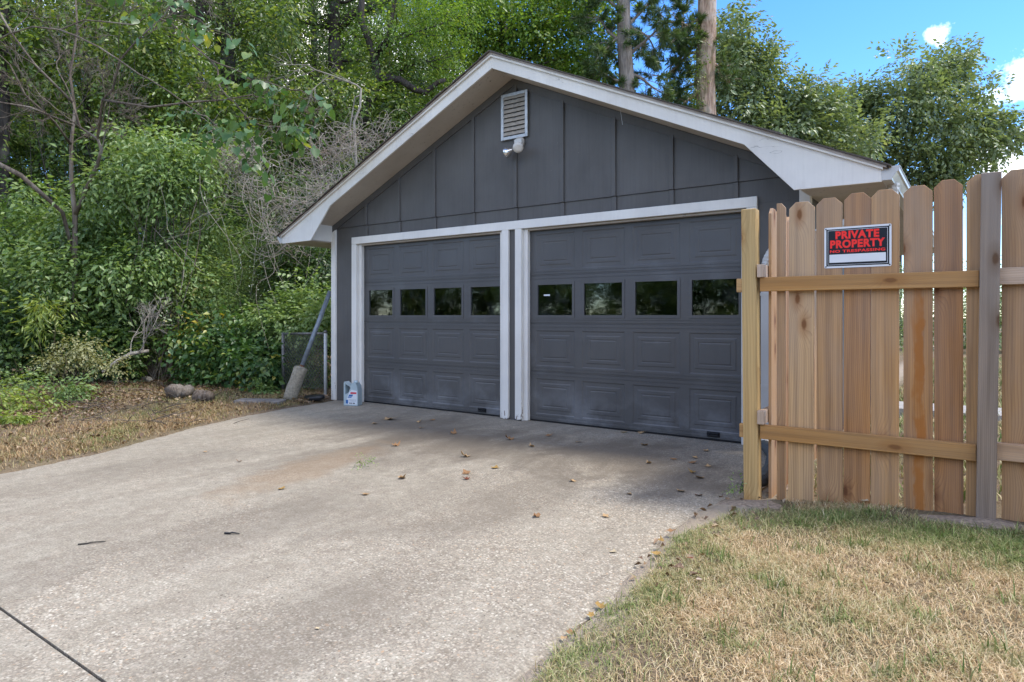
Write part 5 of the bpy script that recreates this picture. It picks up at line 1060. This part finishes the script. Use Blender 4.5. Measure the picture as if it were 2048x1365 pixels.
# ---------------- dry vine tangles
def tangle(label, blobs, seed, r=(.003, .007)):
    rng = np.random.default_rng(seed); mb = MB()
    for (c, rad, n) in blobs:
        c = np.array(c); rad = np.array(rad)
        for k in range(n):
            p = c + unit(rng.normal(0, 1, 3)) * rad * rng.random() ** .5; d = unit(rng.normal(0, 1, 3) * [1, 1, .8]); w = rng.normal(0, 1.3, 3); pts = []
            for i in range(13):
                pts.append(Vector(p)); d = unit(d + np.cross(w, d) * .16 + rng.normal(0, .13, 3) + (c - p) / rad * .07 + [0, 0, -.03]); p = p + d * rng.uniform(.06, .12)
            mb.tube(pts, taper(rng.uniform(*r), .002, 12), 4, False)
    return link('vine_tangle', mb.mesh('vine_tangle', M['vine'], True), label=label, cat='vine', group='dry vine tangles')
tangle('grey tangle of dry vines heaped above the left roof slope', [(tuple(at(690, 290, 12.8)), (.55, .5, .35), 95), (tuple(at(640, 330, 12.6)), (.45, .45, .7), 85), (tuple(at(660, 400, 12.2)), (.5, .5, .55), 80), (tuple(at(745, 270, 13)), (.4, .4, .15), 30), (tuple(at(590, 420, 11.8)), (.5, .45, .5), 75), (tuple(at(570, 480, 11.2)), (.35, .4, .35), 45)], 201)
tangle('brownish tangle of dry vines right of the draping bush', [(tuple(at(470, 310, 11.6)), (.5, .4, .25), 75), (tuple(at(520, 370, 11.8)), (.5, .45, .45), 60), (tuple(at(430, 400, 11.8)), (.4, .4, .6), 28)], 202)
# hanging bare vines through the undergrowth
rngv = np.random.default_rng(44); mb = MB()
for k in range(24):
    px, t = rngv.uniform(250, 650), rngv.uniform(10.4, 11.6); y0 = rngv.uniform(300, 480); y1 = y0 + rngv.uniform(120, 300)
    mb.tube(curve_pts(at(px, y0, t), at(px + rngv.normal(0, 35), min(y1, 740), t + rngv.normal(0, .3)), 9, 0, rngv, .09), taper(rngv.uniform(.003, .006), .0025, 9), 4, False)
link('hanging_vines', mb.mesh('hanging_vines', M['vine'], True), label='thin bare vines hanging through the undergrowth left of the garage', cat='vine', kind='stuff')
# ---------------- fallen branch, logs, sticks
mb = MB(); tb = 10.2; tips = []
mb.tube([at(205, 745, 9.9), at(235, 722, 10), at(262, 708, 10.1), at(298, 702, 10.2)], [.022, .03, .03, .026], 8)
for st_, ds_ in ((at(262, 708, 10.1), (-.35, .1, .9)), (at(278, 705, 10.1), (.45, .2, .8)), (at(285, 704, 10.1), (.15, 0, 1))): grow(mb, st_, Vector(ds_), .48, .012, 3, rngd, tips, .45, .03)
link('fallen_branch', mb.mesh('fallen_branch', M['deadwood'], True), label='bleached fallen branch with upturned twigs at the edge of the woods', cat='branch')
def log(px, py, dx, dyy, r, lab):
    p = gnd(px, py, 0.04); q = Vector((p.x + dx, p.y + dyy, p.z + .02)); p.z = q.z = float(ground_z(p.x, p.y)) + r * .8
    m = MB(); pts = curve_pts(p, q, 5, .02, rngd, .03); trunk_tube(m, pts, r, r * .9, 9, False, np.random.default_rng(int(px))); m.v = [tuple(Vector(v) + Vector(rngd.normal(0, r * .09, 3))) for v in m.v]; return link('log', m.mesh('log', M['deadwood'] if r < .06 else M['log_bark'], True), label=lab, cat='log', group='cut logs at the woods edge')
log(342, 800, -.12, .30, .10, 'short cut log with its round end facing the driveway'); log(392, 803, .22, .08, .085, 'second short log right of the round-ended log'); log(300, 770, -.5, .15, .05, 'pale log lying behind the round-ended log'); log(215, 765, -.8, -.1, .055, 'pale log under the wilting bush')
rs = np.random.default_rng(3); k = 0
mb = MB()
for k in range(190):
    px, py = rs.uniform(10, 430), rs.uniform(738, 850); p = gnd(px, py, .05); a = rs.uniform(0, 6.28); L = rs.uniform(.12, .6); z = float(ground_z(p.x, p.y)); q = Vector((p.x + math.cos(a) * L, p.y + math.sin(a) * L, z + rs.uniform(.01, .16))); p.z = z + .01
    mb.tube(curve_pts(p, q, 4, .02, rs, .05), taper(rs.uniform(.003, .009), .002, 4), 4, False)
link('scattered_sticks', mb.mesh('scattered_sticks', M['twig'], True), label='thin dry sticks scattered along the edge of the woods', cat='sticks', kind='stuff')
# stone slab at the end of the strip
o = MB().box(-.32, .32, -.10, .10, -.03, .025).build('stepping_stone', M['stone'], bevel=.012, label='flat grey stepping stone before the chain-link gate', cat='stone'); p = gnd(520, 806, .03); o.location = (p.x, p.y, float(ground_z(p.x, p.y)) + .02); o.rotation_euler = (0.03, 0, .5)

# ---------------- grass
def blades(name, X, Y, tint, length, width, lean, label, rng, zoff=0.0):
    n = len(X); Z = ground_z(X, Y) - 0.004 + zoff; a = rng.uniform(0, 6.283, n); D = np.stack([np.cos(a), np.sin(a), np.zeros(n)], 1); S = np.stack([-np.sin(a), np.cos(a), np.zeros(n)], 1)
    ln = length * rng.uniform(.5, 1.25, n); le = np.clip(lean + rng.normal(0, .25, n), .05, 1.45); w = width * rng.uniform(.7, 1.3, n)
    B = np.stack([X, Y, Z], 1); U = np.array([0, 0, 1.0]); m1 = B + (D * np.sin(le * .6)[:, None] + U * np.cos(le * .6)[:, None]) * (ln * .5)[:, None]
    tip = m1 + (D * np.sin(le * 1.25)[:, None] + U * np.cos(le * 1.25)[:, None]) * (ln * .55)[:, None] + S * (rng.normal(0, .06, n) * ln)[:, None]
    tip[:, 2] = np.maximum(tip[:, 2], Z + .004)
    V = np.stack([B - S * w[:, None] * .5, B + S * w[:, None] * .5, m1 + S * w[:, None] * .42, m1 - S * w[:, None] * .42, tip], 1).reshape(-1, 3); i = np.arange(n) * 5
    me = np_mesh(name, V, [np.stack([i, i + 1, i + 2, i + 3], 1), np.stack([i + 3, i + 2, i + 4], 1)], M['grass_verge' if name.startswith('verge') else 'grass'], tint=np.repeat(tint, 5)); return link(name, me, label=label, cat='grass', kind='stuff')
rg = np.random.default_rng(8)
def lawn(n, x0, x1, y0, y1, keep, tintf, **kw):
    X = rg.uniform(x0, x1, n); Y = rg.uniform(y0, y1, n); k = rg.random(n) < keep(X, Y); X, Y = X[k], Y[k]; t = tintf(X, Y); t = np.clip(t + rg.normal(0, .28, len(X)), 0, 1); return blades(kw['name'], X, Y, t, kw['length'], kw['width'], kw['lean'], kw['label'], rg)
def k_right(X, Y):
    d = X - (edge_x(RIGHT_EDGE, Y) + 0.03 * np.sin(Y * 5.3 + .4)); dens = .25 + .75 * smooth01((vnoise(X, Y, 2.2) + .6)) * smooth01((vnoise(X, Y, 7.5, 1.2) + .9)); f = smooth01((d + .005 - .09 * smooth01((Y + 3.1) / .8)) / .09)
    bare = smooth01((np.hypot((X - 4.25) / .35, (Y + 1.80) / .16) - .6)) * smooth01((np.hypot((X - 3.15) / .25, (Y + 1.85) / .22) - .6)); return f * dens * bare * (Y < -1.72)
def t_right(X, Y):
    d = X - edge_x(RIGHT_EDGE, Y); v = .5 * vnoise(X, Y, 1.6, 3) + .35 * vnoise(X, Y, 3.7, 1); fence_strip = smooth01((Y + 2.75) / .55) * smooth01((-1.80 - Y) / .2); edge = smooth01((.45 - d) / .45) * smooth01((-2.2 - Y) / .8)
    clump = smooth01((vnoise(X, Y, 6.5, 5) - .25) / .4) * .45; return .12 + .6 * v + .75 * fence_strip + .65 * edge + clump
lawn(240000, 2.95, 5.6, -5.2, -1.70, k_right, t_right, name='lawn_grass', length=.045, width=.0026, lean=1.05, label='dry patchy lawn grass in front of the wooden fence')
lawn(110000, 2.95, 5.6, -5.2, -1.70, k_right, lambda X, Y: t_right(X, Y) - .15, name='lawn_thatch', length=.055, width=.0027, lean=1.42, label='flattened straw-coloured thatch in the lawn before the fence')
lawn(20000, 2.95, 5.6, -5.2, -1.70, lambda X, Y: k_right(X, Y) * smooth01((vnoise(X, Y, 6.5, 5) - .15) / .3), lambda X, Y: np.full_like(X, .85), name='lawn_tufts', length=.085, width=.0045, lean=.6, label='green tufts standing in the dry lawn before the fence')
lawn(60000, 3.3, 12, -1.6, 14, lambda X, Y: np.ones_like(X), lambda X, Y: .62 + .3 * vnoise(X, Y, .7), name='garden_grass', length=.10, width=.014, lean=.7, label='sunlit green garden grass behind the wooden fence')
def k_left(X, Y):
    d = edge_x(LEFT_EDGE, np.clip(Y, -16, 0)) - X; return smooth01((d + .02) / .10) * (.45 + .65 * smooth01(vnoise(X, Y, 2) + .45)) * (1 - .72 * smooth01((d - .8) / 1.0)) * ~((X > -3.3) & (Y > -.05))
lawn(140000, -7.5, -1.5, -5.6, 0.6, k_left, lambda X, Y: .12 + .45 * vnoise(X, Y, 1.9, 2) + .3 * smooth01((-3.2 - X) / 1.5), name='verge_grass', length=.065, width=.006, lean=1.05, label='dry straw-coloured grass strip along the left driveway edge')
lawn(30000, -10, 2.9, -18, -6.2, lambda X, Y: (X < edge_x(LEFT_EDGE, np.clip(Y, -16, 0)) - .1).astype(float), lambda X, Y: .3 + .3 * vnoise(X, Y, 1), name='verge_grass', length=.09, width=.012, lean=.8, label='grass beside the driveway behind the viewer') if False else None
# leaf litter (uncountable) under the trees and along the edges
def litter(n, x0, x1, y0, y1, keep, size, label, zj=.03):
    X = rg.uniform(x0, x1, n); Y = rg.uniform(y0, y1, n); k = rg.random(n) < keep(X, Y); X, Y = X[k], Y[k]; n = len(X); B = np.stack([X, Y, ground_z(X, Y) + .008 + rg.random(n) * zj], 1)
    D = rg.normal(0, 1, (n, 3)); D[:, 2] *= .35; N = rg.normal(0, .45, (n, 3)); N[:, 2] = 1; L = size * rg.uniform(.6, 1.3, n)
    return link('leaf_litter', leaf_mesh('leaf_litter', B, D, N, L, L * .62, M['litter'], .3, .3), label=label, cat='leaf litter', kind='stuff')
litter(16000, -9, -2, -4, 2.5, lambda X, Y: k_left(X, Y) * .25 + smooth01((edge_x(LEFT_EDGE, np.clip(Y, -16, 0)) - X - 1.3) / 1.0), .05, 'brown leaf litter on the ground at the edge of the woods')
litter(420, 2.9, 3.5, -3.4, -1.2, lambda X, Y: ((X - edge_x(RIGHT_EDGE, Y) > -.03) & (X - edge_x(RIGHT_EDGE, Y) < .35)).astype(float) * .35, .045, 'brown leaf scraps gathered where lawn meets driveway', .012)
litter(160, -3.5, -2.9, -.6, .05, lambda X, Y: (X < edge_x(LEFT_EDGE, np.clip(Y, -16, 0))).astype(float), .06, 'brown leaves heaped at the foot of the garage corner')
# sandy edge between lawn and slab, sandy mounds at the fence posts
def sandy(name, label, fx, fy, rx, ry, h):
    n, m = 22, 6; V = [(fx, fy, float(ground_z(fx, fy)) + h)]; Fq = []
    for j in range(1, m + 1):
        for i in range(n):
            a = 2 * math.pi * i / n; f = j / m * (1 + .12 * math.sin(a * 3 + fx) + .07 * math.sin(a * 7)); x, y = fx + rx * f * math.cos(a), fy + ry * f * math.sin(a); V.append((x, y, float(ground_z(x, y)) + h * (1 - smooth01(j / m)) - (.012 if j == m else 0)))
    for i in range(n): Fq.append([0, 1 + i, 1 + (i + 1) % n])
    for j in range(m - 1):
        for i in range(n): a0 = 1 + j * n; Fq.append([a0 + i, a0 + n + i, a0 + n + (i + 1) % n, a0 + (i + 1) % n])
    return link(name, py_mesh(name, V, Fq, M['sand'], True), label=label, kind='structure')
sandy('soil_mound', 'pale sandy soil round the yellow fence post', 3.12, -1.85, .22, .13, .012); sandy('soil_mound', 'pale sandy soil round the grey fence post', 4.26, -1.85, .28, .12, .018)

# ---------------- single fallen leaves and twigs on the driveway
def lobed(seed, k=5, curl=.35):
    rr = random.Random(seed); V = [(0, 0, .004)]; n = 2 * k + 2
    for i in range(n):
        a = 2 * math.pi * i / n; r = (1.0 if i % 2 == 0 else .70) * rr.uniform(.72, 1.12); x, y = r * math.cos(a) * .5, r * math.sin(a) * .42; V.append((x, y, curl * (x * x * rr.uniform(.6, 1.6) + y * y * rr.uniform(.2, 1.8)) + .004))
    return V, [[0, 1 + i, 1 + (i + 1) % n] for i in range(n)]
def leafmat(name, c): s = NT(name); n_ = s.noise(s.obj(), 3.0, 4); return s.principled(s.mix(n_, c, tuple(x * .55 for x in c)), .75, None, .2)
LM = {k: leafmat('fallen_leaf_' + k, c) for k, c in (('brown', (.34, .19, .09)), ('tan', (.50, .33, .17)), ('pale', (.58, .47, .30)), ('yellow', (.40, .25, .08)), ('red', (.22, .075, .04)))}
lme = {(c, s_): py_mesh('fallen_leaf', *lobed(s_, 3 + s_ % 3, .5 + .25 * (s_ % 3)), LM[c]) for c in LM for s_ in range(4)}
z6 = lambda x, y: (700 + x / 2.416, 800 + y / 2.416); z5 = lambda x, y: (x / 2.048, 900 + y / 2.048)
GLF = 'fallen leaves scattered on the driveway'
single = [(z6(190, 92), 'tan', .19, 'large curled tan leaf on the concrete near the left garage door'), (z6(1420, 215), 'tan', .11, 'large tan leaf before the right end of the right garage door'), (z6(1270, 728), 'pale', .075, 'pale curled leaf on the worn aggregate near the lawn edge'), (z6(1555, 660), 'brown', .09, 'big brown leaf where the driveway meets the lawn'), (z5(1155, 155), 'yellow', .075, 'upright yellow-brown leaf in the middle of the driveway'), (z5(1300, 725), 'pale', .05, 'pale straw leaf lying low in the centre foreground'), (z6(563, 378), 'red', .07, 'dark red-brown leaf before the pillar between the doors'), (z6(1645, 815), 'red', .07, 'dark red leaf on the lawn near the driveway edge'), (z6(770, 187), 'brown', .11, 'upright brown leaf in front of the middle door pillar')]
many = [(118, 112), (335, 105), (342, 133), (400, 95), (500, 160), (220, 218), (558, 270), (250, 375), (562, 350), (1105, 200), (878, 222), (1075, 388), (1322, 155), (1408, 157), (1720, 242), (1565, 283), (1668, 275), (1445, 302), (1657, 300), (1730, 317), (1655, 347), (1690, 372), (1600, 437), (1685, 457), (900, 557), (1235, 558), (1480, 770), (1505, 708), (1210, 990), (1165, 1030), (1065, 1115), (1035, 1142), (75, 450), (1350, 450), (960, 170), (700, 325)]
rl = random.Random(4)
def put_leaf(px, py, c, s_, lab, grp=None):
    p = gnd(px, py, .01); gz = float(ground_z(p.x, p.y)); inside = edge_x(LEFT_EDGE, p.y) < p.x < edge_x(RIGHT_EDGE, p.y)
    return_ = link('fallen_leaf', lme[(c, rl.randint(0, 3))], None, (p.x, p.y, .003 if inside else gz + .03), (rl.uniform(-.25, .25), rl.uniform(-.25, .25), rl.uniform(0, 6.28)), label=lab, cat='leaf', group=grp); s_ *= min(1.0, (p - cam.location).length / 5.5); return_.scale = (s_, s_, s_)
for (px, py), c, s_, lab in single: put_leaf(px, py, c, s_, lab)
for (x, y) in many: px, py = z6(x, y); put_leaf(px, py, rl.choice(('brown', 'tan', 'tan', 'brown', 'yellow')), rl.uniform(.065, .105), 'small dry brown leaf lying on the concrete driveway', GLF)
for (x, y) in ((1495, 180), (1645, 113), (980, 45), (840, 5), (1910, 92)): px, py = z5(x, y); put_leaf(px, py, rl.choice(('tan', 'brown')), rl.uniform(.04, .06), 'small dry brown leaf lying on the concrete driveway', GLF)
put_leaf(1730, 1035, 'pale', .085, 'pale tan leaf on the grass below the fence sign'); put_leaf(1858, 1243, 'tan', .05, 'tan leaf in the dry lawn at lower right')
def stick(px0, py0, px1, py1, r, mat, lab):
    p, q = gnd(px0, py0), gnd(px1, py1); p.z = q.z = r + .001; m = p.lerp(q, .5); m.z += r * .8; link('twig', MB().tube([p, p.lerp(q, .3) + Vector((.004, .004, 0)), m, q], [r, r, r * .9, r * .6], 6).mesh('twig', mat, True), label=lab, cat='twig')
stick(156, 1091, 211, 1085, .004, M['bark_dark'], 'thin brown twig lying in the left foreground of the driveway'); stick(449, 1069, 479, 1070, .0055, M['black_plastic'], 'short black stick lying mid-driveway')
